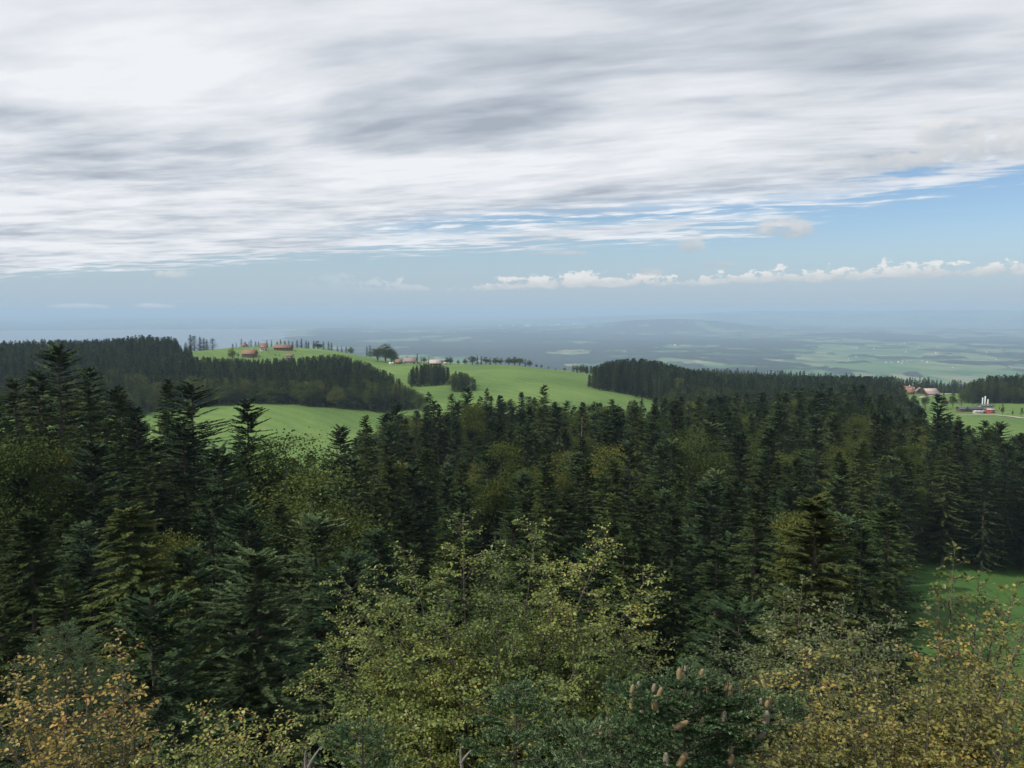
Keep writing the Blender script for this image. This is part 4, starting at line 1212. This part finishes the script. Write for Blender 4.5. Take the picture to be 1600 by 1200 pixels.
def shoots(acc, P, d, L, rng, per=58, nlen=.027, nw=.0075, tone=.45):
    """needle-clad shoots: a thin axis with needles on its upper sides"""
    N = len(P)
    V, Q = tubes(P, d * L[:, None], np.zeros((N, 3)), .0026, .0016, 1, 3)
    acc.add(V, Q, .2, 1)
    si = np.repeat(np.arange(N), per)
    t = rng.uniform(.0, 1.0, len(si))
    ref = np.where(np.abs(d[:, 2:3]) > .85, [[1.0, 0, 0]], [[0, 0, 1.0]])
    X = nrm(np.cross(d, ref)); Y = np.cross(X, d)
    an = rng.uniform(-.5, math.pi + .5, len(si))
    R_ = X[si] * np.cos(an)[:, None] + Y[si] * np.sin(an)[:, None]
    dn = nrm(R_ + d[si] * rng.uniform(.45, .95, len(si))[:, None])
    p = P[si] + d[si] * (L[si] * t)[:, None]
    sv = nrm(np.cross(dn, d[si] + rng.normal(0, .5, (len(si), 3))))
    ln = nlen * rng.uniform(.7, 1.2, len(si)) * (1 - .25 * t)
    V = np.stack([p + sv * nw * .5, p + dn * ln[:, None], p - sv * nw * .5], 1).reshape(-1, 3)
    Q = np.arange(len(V)).reshape(-1, 3)
    tn = np.clip(tone - .08 + rng.normal(0, .15, N)[si] + rng.normal(0, .1, len(si)) + .42 * (t > .62), 0, 1)
    acc.add(V, Q, np.repeat(tn, 3), 0)


def near_fir(label, group, seed, tip, D, whorls, spread, cones=(), nb=7, dead=(), per=24, tone=.42, up=.25, reach=1.0):
    rng = np.random.default_rng(seed)
    top = at(tip[0], tip[1], D)
    base = np.array([top[0], top[1], float(tz(top[0], top[1]))])
    H = top[2] - base[2]
    e = obj('fir_tree', None, None, tuple(base)); e.empty_display_size = .5
    tag(e, label, 'tree', group)
    V, Q = tubes([[0, 0, -.5]], [[0, 0, H + .5]], [[0, 0, 0]], .16, .006, 14, 8)
    obj('trunk', mesh_np('trunk', V, [Q], M['bark'], smooth=True), e)
    br = []                                                  # (height, azimuth, length, rise)
    zz = .10
    for w in range(whorls):
        n = nb + int(rng.integers(-1, 2))
        a0 = rng.uniform(0, 6.28)
        Lb = spread * (1 - math.exp(-(zz + .05) * 1.15)) * reach
        for k in range(n):
            br.append((H - zz + rng.normal(0, .03), a0 + k * 6.283 / n + rng.normal(0, .22), Lb * rng.uniform(.72, 1.15) + .1, up * (1 - .5 * min(1, zz / 2)) + rng.normal(0, .06)))
        zz += rng.uniform(.20, .30) * (1 + .12 * w)
    placed = []
    for (cu, cv, lean_u, ln, gy) in cones:
        best = None
        for k in range(9):                                   # a depth at which the cone stands over the crown's flank
            Dc = D - rng.uniform(.05, .85)
            p = at(cu, cv, Dc) - base
            hz = math.hypot(p[0], p[1])
            lim = spread * (1 - math.exp(-(H - p[2] + .25) * 1.15)) * 1.15
            sc = abs(hz - min(lim * .8, hz)) + .02 * k
            if best is None or sc < best[0]: best = (sc, p, hz)
        p, hz = best[1], best[2]
        hb = p[2] - .12 - .18 * hz
        L_ = hz * 1.22 + .08
        br.append((hb, math.atan2(p[1], p[0]), L_, (p[2] - hb) / max(hz, .05) * 1.0))
        placed.append((p, lean_u, ln, gy))
    for (hb, az, L_, rise) in br:
        acc = Acc()
        o_ = np.array([math.cos(az), math.sin(az), 0]); sd_ = np.array([-math.sin(az), math.cos(az), 0])
        P0 = np.array([[0, 0, hb]]); A = (o_ * L_ + np.array([0, 0, rise * L_]))[None]; B = np.array([[0, 0, .03 * L_]])
        V, Q = tubes(P0, A, B, .004 + .006 * L_, .002, 5, 5)
        acc.add(V, Q, .3, 1)
        n = max(4, int(L_ / .062))
        t = np.sort(rng.uniform(.05, 1, n)); sg = np.where(np.arange(n) % 2 == 0, 1.0, -1.0)
        P = P0 + A * t[:, None] + B * (t ** 2)[:, None]
        tl = (.07 + .30 * L_ * (1.02 - t)) * rng.uniform(.75, 1.2, n); tl = np.minimum(tl, .34)
        d = nrm(nrm(A) * .75 + sd_[None] * sg[:, None] * rng.uniform(.7, 1.1, n)[:, None] + np.array([0, 0, .14]) + rng.normal(0, .08, (n, 3)))
        # each side branch: an axis and forked shoots
        PP, DD, LL = [P], [d], [np.minimum(tl, .17)]
        lng = np.where(tl > .11)[0]
        for f_ in (.38, .68, .98):
            q = P[lng] + d[lng] * (tl[lng] * f_)[:, None]
            for s_ in (1, -1):
                dd = nrm(d[lng] * .8 + np.cross(d[lng], [0, 0, 1.0]) * s_ * .62 + np.array([0, 0, .16]) + rng.normal(0, .1, (len(lng), 3)))
                PP.append(q); DD.append(dd); LL.append(rng.uniform(.05, .11, len(lng)))
            PP.append(q); DD.append(d[lng]); LL.append(rng.uniform(.06, .12, len(lng)))
        ta = np.linspace(.04, .95, max(3, int(L_ / .11)))
        PP.append(P0 + A * ta[:, None] + B * (ta ** 2)[:, None]); DD.append(np.repeat(nrm(A), len(ta), 0)); LL.append(np.full(len(ta), .12))
        tipn = 3
        tq = P0 + A * .97 + B * .94
        PP.append(np.repeat(tq, tipn, 0)); DD.append(nrm(np.repeat(nrm(A), tipn, 0) + rng.normal(0, .35, (tipn, 3)))); LL.append(rng.uniform(.06, .12, tipn))
        shoots(acc, np.concatenate(PP), np.concatenate(DD), np.concatenate(LL), rng, per, tone=tone)
        obj('branch', acc.mesh('branch', [M['fir_near'], M['bark']]), e)
    # leader
    acc = Acc()
    k = 7
    dd = nrm(np.stack([rng.normal(0, .45, k), rng.normal(0, .45, k), np.ones(k)], -1)); dd[0] = (0, 0, 1)
    shoots(acc, np.tile([0, 0, H - .06], (k, 1)), dd, rng.uniform(.07, .16, k), rng, per, tone=tone + .1)
    obj('leader', acc.mesh('leader', [M['fir_near'], M['bark']]), e)
    cm = [cone_mesh('cone'), cone_mesh('cone_grey')] if cones else None
    for p, lean_u, ln, gy in placed:
        c = obj('cone', cm[gy], e, tuple(p))
        c.rotation_euler = (rng.normal(0, .08), lean_u, rng.uniform(0, 6.28) if abs(lean_u) < .2 else 0)
        w = rng.uniform(.95, 1.2)
        ln *= .98
        c.scale = (ln * w * .92, ln * w * .92, ln)
    for (du, dv_, dD, au, av) in dead:
        p, q = at(du, dv_, dD) - base, at(au, av, dD) - base
        V, Q = tubes([p], [q - p], [[.02, 0, 0]], .016, .006, 4, 6)
        obj('dead_branch', mesh_np('dead_branch', V, [Q], M['deadwood']), e)
    return e


def cz(x, y): return 900 + x / 4.85, 1030 + y / 4.85


CONES = [(835, 128, 0, .115, 1), (788, 190, -.08, .135, 0), (925, 182, .3, .13, 0), (965, 225, .45, .09, 0), (995, 268, 0, .07, 0), (462, 242, .2, .085, 1), (415, 285, .2, .10, 0), (430, 418, -.05, .155, 0), (585, 292, -.1, .12, 1), (615, 312, .3, .12, 0), (598, 405, .05, .145, 0),
         (503, 432, -.05, .115, 1), (730, 532, 1.05, .145, 0), (940, 552, .2, .125, 0), (985, 560, .05, .15, 0), (1100, 525, .2, .15, 1), (1132, 250, .2, .115, 0), (1165, 292, 0, .13, 0), (1140, 320, .1, .10, 1), (1398, 412, 0, .135, 1), (1445, 405, .05, .11, 0), (1440, 505, .05, .135, 1), (1488, 482, 0, .145, 1),
         (195, 602, 0, .14, 0), (300, 588, -.85, .12, 0), (683, 824, 0, .13, 1), (772, 826, .45, .15, 0), (1172, 745, 0, .115, 1), (1155, 828, .3, .125, 0), (1205, 440, .9, .08, 1), (1368, 605, 1.0, .10, 1), (1470, 345, 0, .075, 0)]
GF = 'firs right below the lookout'
near_fir('dark green fir bearing many upright tan cones, bottom centre right', GF, 21, (1072, 1062), 6.6, 9, 1.25, [cz(x, y) + (a, l, gy) for x, y, a, l, gy in CONES], nb=6, reach=.9)
near_fir('bluish fir top left of the cone-bearing fir', GF, 22, (806, 1078), 6.9, 7, .80, nb=6, tone=.5, dead=((722, 1200, 6.4, 716, 1166), (720, 1192, 6.4, 733, 1172)))
near_fir('small fir top between the yellow-green crown and the bluish fir', GF, 23, (566, 1136), 6.7, 6, .72, nb=6, tone=.5, dead=((478, 1200, 6.4, 474, 1172), (482, 1198, 6.4, 497, 1168)))
near_fir('light green fir tips low beside the cone-bearing fir', GF, 24, (912, 1140), 6.1, 5, .60, nb=6, tone=.72, up=.5)
near_fir('silvery fir top rising behind the orange tree', GF, 25, (98, 978), 16.0, 10, 1.45, nb=7, per=14, tone=.66, up=.12)
# ------------------------------------------------------------------ farms and villages


def house(name, label, group, u, D, w, d, hw, hr, wall, roof, turn=0.0, wins=4, chimney=True, hip=0.0, door=True, over=.7, cat='house'):
    """w along the ridge, d across it, hw wall height, hr roof rise"""
    x, y = uD(u, D)
    z = float(tz(x, y)) - .3
    e = obj(name, None, None, (x, y, z)); e.empty_display_size = 1
    e.rotation_euler = (0, 0, math.radians(turn))
    tag(e, label, cat, group)
    w, d, hw, hr = w * .86, d * .86, hw * .88, hr * .86
    a, b = w / 2, d / 2
    V = [(-a, -b, 0), (a, -b, 0), (a, b, 0), (-a, b, 0), (-a, -b, hw), (a, -b, hw), (a, b, hw), (-a, b, hw), (-a, 0, hw + hr - .25), (a, 0, hw + hr - .25)]
    me = mesh_np('wall', V, [np.array([(0, 1, 5, 4), (2, 3, 7, 6)]), np.array([(1, 2, 6, 9, 5), (3, 0, 4, 8, 7)])], M[wall])
    obj('wall', me, e)
    A, Bq, t = a + over, b + over, .28
    sl = hr / b
    ez = hw - over * sl
    hx = A - hip * w * .5
    lo = [(-A, -Bq, ez), (A, -Bq, ez), (hx, 0, hw + hr), (-hx, 0, hw + hr), (A, Bq, ez), (-A, Bq, ez)]
    hi = [(p[0], p[1], p[2] + t) for p in lo]
    V = lo + hi
    Fq = [(6, 7, 8, 9), (8, 10, 11, 9), (3, 2, 1, 0), (3, 5, 4, 2), (0, 1, 7, 6), (4, 5, 11, 10)]
    Ft = [(7, 10, 8), (9, 11, 6)]
    Fe = [(1, 4, 10, 7), (5, 0, 6, 11)]
    r = obj('roof', mesh_np('roof', V, [np.array(Fq + (Fe if hip else [])), np.array(Ft) if hip else np.array([(7, 2, 8), (7, 1, 2), (2, 4, 8), (4, 10, 8), (0, 6, 3), (6, 9, 3), (3, 9, 5), (9, 11, 5)])], M[roof]), e)
    if chimney:
        V, Q = boxes([(a * .3, a * .3 + .9, -.45, .45, hw + hr - .4, hw + hr + 1.3)])
        obj('chimney', mesh_np('chimney', V, [Q], M['render']), r)
    for k in range(wins):
        cx = -a + w * (k + .7) / (wins + .4)
        for zz in ([1.1] if hw < 4.2 else [1.1, 3.7]):
            V, Q = boxes([(cx - .62, cx + .62, -b - .05, -b + .03, zz, zz + 1.35)])
            wo = obj('window', mesh_np('window', V, [Q], M['white_metal']), e)
            V, Q = boxes([(cx - .5, cx + .5, -b - .075, -b - .052, zz + .12, zz + 1.23)])
            obj('pane', mesh_np('pane', V, [Q], M['glass']), wo)
    if door:
        V, Q = boxes([(a - 1.6, a - .4, -b - .06, -b + .02, .3, 2.4)])
        obj('door', mesh_np('door', V, [Q], M['door']), e)
    return e


HF, HH, HR_ = 'buildings of the hilltop farm', 'houses of the hamlet', 'buildings of the farm at right'
house('farmhouse', 'orange-roofed farmhouse at the left end of the hilltop farm', HF, 390, 872, 15.5, 11, 4.6, 4.8, 'timber', 'roof_orange', -6, 4)
house('farmhouse', 'tall white house with steep red roof in the hilltop farm', HF, 412, 925, 9, 8.5, 5.2, 4.6, 'render', 'roof_red', 12, 3)
house('barn', 'long red-roofed barn at the right end of the hilltop farm', HF, 443, 930, 22, 11, 4.0, 3.6, 'timber', 'roof_red', -4, 5, chimney=False, cat='barn')
house('shed', 'small red-roofed shed at the wood edge below the hilltop farm', HF, 452, 868, 8.5, 6, 2.6, 2.2, 'render', 'roof_red', 8, 2, chimney=False, cat='shed')
house('shed', 'little reddish hut above the orange-roofed farmhouse', HF, 381, 985, 5.5, 4.5, 2.4, 1.8, 'render', 'roof_red', 0, 1, chimney=False, cat='shed')
house('cottage', 'small orange-roofed cottage at the left end of the hamlet', HH, 622.5, 884, 6.6, 6, 2.9, 2.9, 'timber', 'roof_orange', 6, 2, chimney=False)
house('farmhouse', 'brown-roofed house in the middle of the hamlet', HH, 641, 892, 14, 10.5, 3.6, 4.3, 'render', 'roof_brown', -4, 4)
house('barn', 'pale-roofed barn at the right end of the hamlet', HH, 680, 884, 13.5, 9.5, 2.9, 3.6, 'timber', 'roof_pale', 5, 3, chimney=False, cat='barn')
house('shed', 'low white shed left of the hamlet cottage', HH, 611, 872, 5.2, 3, 1.7, .8, 'render', 'white_metal', 0, 1, chimney=False, door=False, over=.2, cat='shed')
house('shed', 'small white shed at the right edge of the hamlet', HH, 695.5, 890, 3.4, 3, 2.2, 1.2, 'render', 'roof_pale', 0, 1, chimney=False, door=False, over=.3, cat='shed')
house('farmhouse', 'white farmhouse with a broad orange hipped roof at right', HR_, 1420, 912, 17, 12, 3.8, 5.2, 'render', 'roof_orange', -5, 4, hip=.35)
house('cottage', 'small house with orange wall and brown roof below the orange hipped roof', HR_, 1424, 868, 8.5, 7, 3.2, 3.0, 'timber', 'roof_orange', 10, 3)
house('barn', 'dark barn gable between the orange roof and the grey roof', HR_, 1440, 878, 7, 9, 4.2, 3.8, 'timber', 'roof_brown', 80, 2, chimney=False, cat='barn')
house('barn', 'barn with a broad grey roof in the farm at right', HR_, 1456, 890, 15, 9, 3.6, 3.2, 'timber', 'roof_pale', 4, 3, chimney=False, cat='barn')
house('barn', 'low red-brown barn in front of the grey-roofed barn', HR_, 1460, 850, 14, 7, 2.6, 2.4, 'red_wall', 'roof_brown', -8, 3, chimney=False, cat='barn')
house('cottage', 'lone small house with pale red roof above the forest edge', None, 1358, 1000, 8.5, 7, 4.2, 3.0, 'render', 'roof_red', 6, 3)
house('shed', 'small orange hut among the bushes left of the dark sheds', None, 1481, 745, 4.2, 3.8, 2.4, 1.7, 'timber', 'roof_orange', 0, 1, chimney=False, cat='shed')
YG = 'buildings of the yard at right'
house('shed', 'long dark-roofed shed left of the red shed', YG, 1520, 668, 21, 8, 3.2, 1.5, 'timber', 'roof_dark', -4, 5, chimney=False, cat='shed')
house('shed', 'grey hall with a flat dark roof behind the red shed', YG, 1545, 674, 11, 8, 5.2, .9, 'concrete', 'roof_dark', -3, 3, chimney=False, cat='shed')
house('shed', 'bright red shed at the right end of the dark roofs', YG, 1552, 652, 6.2, 5, 3.4, .8, 'red_wall', 'roof_pale', -4, 1, chimney=False, over=.3, cat='shed')
house('shed', 'low whitish lean-to left against the red shed', YG, 1535, 654, 10, 4, 1.9, .7, 'render', 'concrete', -4, 3, chimney=False, over=.3, cat='shed')


def silo(label, u, D, h, r):
    x, y = uD(u, D); z = float(tz(x, y)) - .3
    e = obj('silo', None, None, (x, y, z)); tag(e, label, 'silo', 'white silos of the yard')
    V, Q = tubes([[0, 0, 0]], [[0, 0, h]], [[0, 0, 0]], r, r, 4, 14)
    obj('drum', mesh_np('drum', V, [Q], M['white_metal'], smooth=True), e)
    V, Q = tubes([[0, 0, h]], [[0, 0, r * .8]], [[0, 0, 0]], r * 1.04, .08, 2, 14)
    obj('cap', mesh_np('cap', V, [Q], M['white_metal'], smooth=True), e)
    for k in range(4):
        V, Q = tubes([[math.cos(k * 1.571) * r, math.sin(k * 1.571) * r, -.2]], [[0, 0, h * .5]], [[0, 0, 0]], .09, .09, 1, 5)
        obj('leg', mesh_np('leg', V, [Q], M['concrete']), e)


silo('slim white silo standing left of three behind the red shed', 1539.5, 690, 10, .5)
silo('tallest white silo, middle of three behind the red shed', 1543.5, 692, 11, .55)
silo('short white silo standing right of three behind the red shed', 1548, 688, 8.6, .5)


def track(name, pts, w, mt):
    """a strip laid on the grass"""
    P = []
    for (u0, D0), (u1, D1) in zip(pts[:-1], pts[1:]):
        for t in np.linspace(0, 1, 14, endpoint=False): P.append(uD(u0 + (u1 - u0) * t, D0 + (D1 - D0) * t))
    P = np.array(P); T = nrm(np.gradient(P, axis=0)); S_ = np.stack([-T[:, 1], T[:, 0]], -1)
    V = []
    for k in (-.5, 0, .5):
        q = P + S_ * w * k
        V.append(np.column_stack([q, tz(q[:, 0], q[:, 1]) + .35]))
    n = len(P); V = np.concatenate(V); i = np.arange(n - 1)
    Q = np.concatenate([np.stack([i + a * n, i + 1 + a * n, i + 1 + (a + 1) * n, i + (a + 1) * n], -1) for a in (0, 1)])
    tag(obj(name, mesh_np(name, V, [Q[:, ::-1]], M[mt])), 'pale gravel farm track crossing the meadow', kind='structure')


track('track', [(1500, 640), (1535, 636), (1562, 632), (1600, 606), (1680, 590)], 4.5, 'gravel')
track('track', [(1440, 800), (1470, 870), (1500, 905), (1600, 930)], 4.0, 'gravel')


def village(label, group, name, u0, v0, su, sv, n, size, seed, mats):
    """far houses scattered about a spot on the plain"""
    rng = np.random.default_rng(seed)
    tm = []
    for wl, rf in mats:
        V = np.array([(-.5, -.4, 0), (.5, -.4, 0), (.5, .4, 0), (-.5, .4, 0), (-.5, -.4, .45), (.5, -.4, .45), (.5, .4, .45), (-.5, .4, .45), (-.5, 0, .85), (.5, 0, .85)])
        tm.append(mesh_np(name, V, [np.array([(0, 1, 5, 4), (2, 3, 7, 6), (4, 5, 9, 8), (6, 7, 8, 9)]), np.array([(1, 2, 6, 9, 5), (3, 0, 4, 8, 7)])], [M[wl], M[rf]], fmat=[0, 0, 1, 1, 0, 0]))
    for k in range(n):
        u, v = u0 + rng.normal(0, su), v0 + rng.normal(0, sv)
        D = 452 * F / (v - HV)
        x, y = uD(u, D)
        o = obj(name, tm[int(rng.integers(len(tm)))], None, (x, y, float(tz(x, y)) - .5))
        s_ = size * rng.uniform(.5, 1.0)
        o.scale = (s_, s_, s_ * rng.uniform(.8, 1.1)); o.rotation_euler = (0, 0, rng.uniform(0, 6.28))
        tag(o, label, 'house', group)


RW = (('render', 'roof_red'), ('render', 'roof_pale'), ('render', 'roof_orange'), ('render', 'roof_brown'))
village('tiny house in the hazy village on the plain at the right edge', 'village at the right edge', 'village_house', 1582, 572, 16, 3, 34, 19, 1, RW)
village('tiny pale house in the scattered hamlet on the plain right of centre', 'scattered hamlet on the plain', 'village_house', 1430, 569, 60, 4, 16, 19, 2, RW)
village('tiny pale house on the green plain above the farm at right', 'houses on the green plain', 'village_house', 1480, 548, 70, 6, 20, 24, 3, RW)
village('tiny whitish house in the hazy village above the dark wood', 'village above the dark wood', 'village_house', 1050, 540, 28, 1.6, 20, 30, 4, (('render', 'roof_pale'), ('render', 'roof_red')))
village('far white hall on the misty plain over the middle meadow', 'far white halls', 'industrial_hall', 860, 512, 45, 1.2, 12, 105, 5, (('concrete', 'render'),))


# ------------------------------------------------------------------ dead stems in the forest
def snag(label, u, v, D, h_below):
    p = at(u, v, D); z = float(tz(p[0], p[1]))
    e = obj('dead_tree', None, None, (p[0], p[1], z)); tag(e, label, 'tree', 'bleached dead stems')
    H = p[2] - z
    V, Q = tubes([[0, 0, -.5]], [[0, 0, H + .5]], [[.25, 0, 0]], .17, .05, 10, 7)
    obj('trunk', mesh_np('trunk', V, [Q], M['deadwood'], smooth=True), e)
    rng = np.random.default_rng(int(u))
    for k in range(9):
        a = rng.uniform(0, 6.28); h = H * rng.uniform(.5, .97)
        V, Q = tubes([[.2 * (h / H) ** 2, 0, h]], [[math.cos(a) * .9, math.sin(a) * .9, .1]], [[0, 0, -.3]], .035, .01, 2, 4)
        obj('branch_stub', mesh_np('branch_stub', V, [Q], M['deadwood']), e)


snag('thin pale bare dead trunk standing in the forest below the middle meadow', 908, 650, 205, 0)
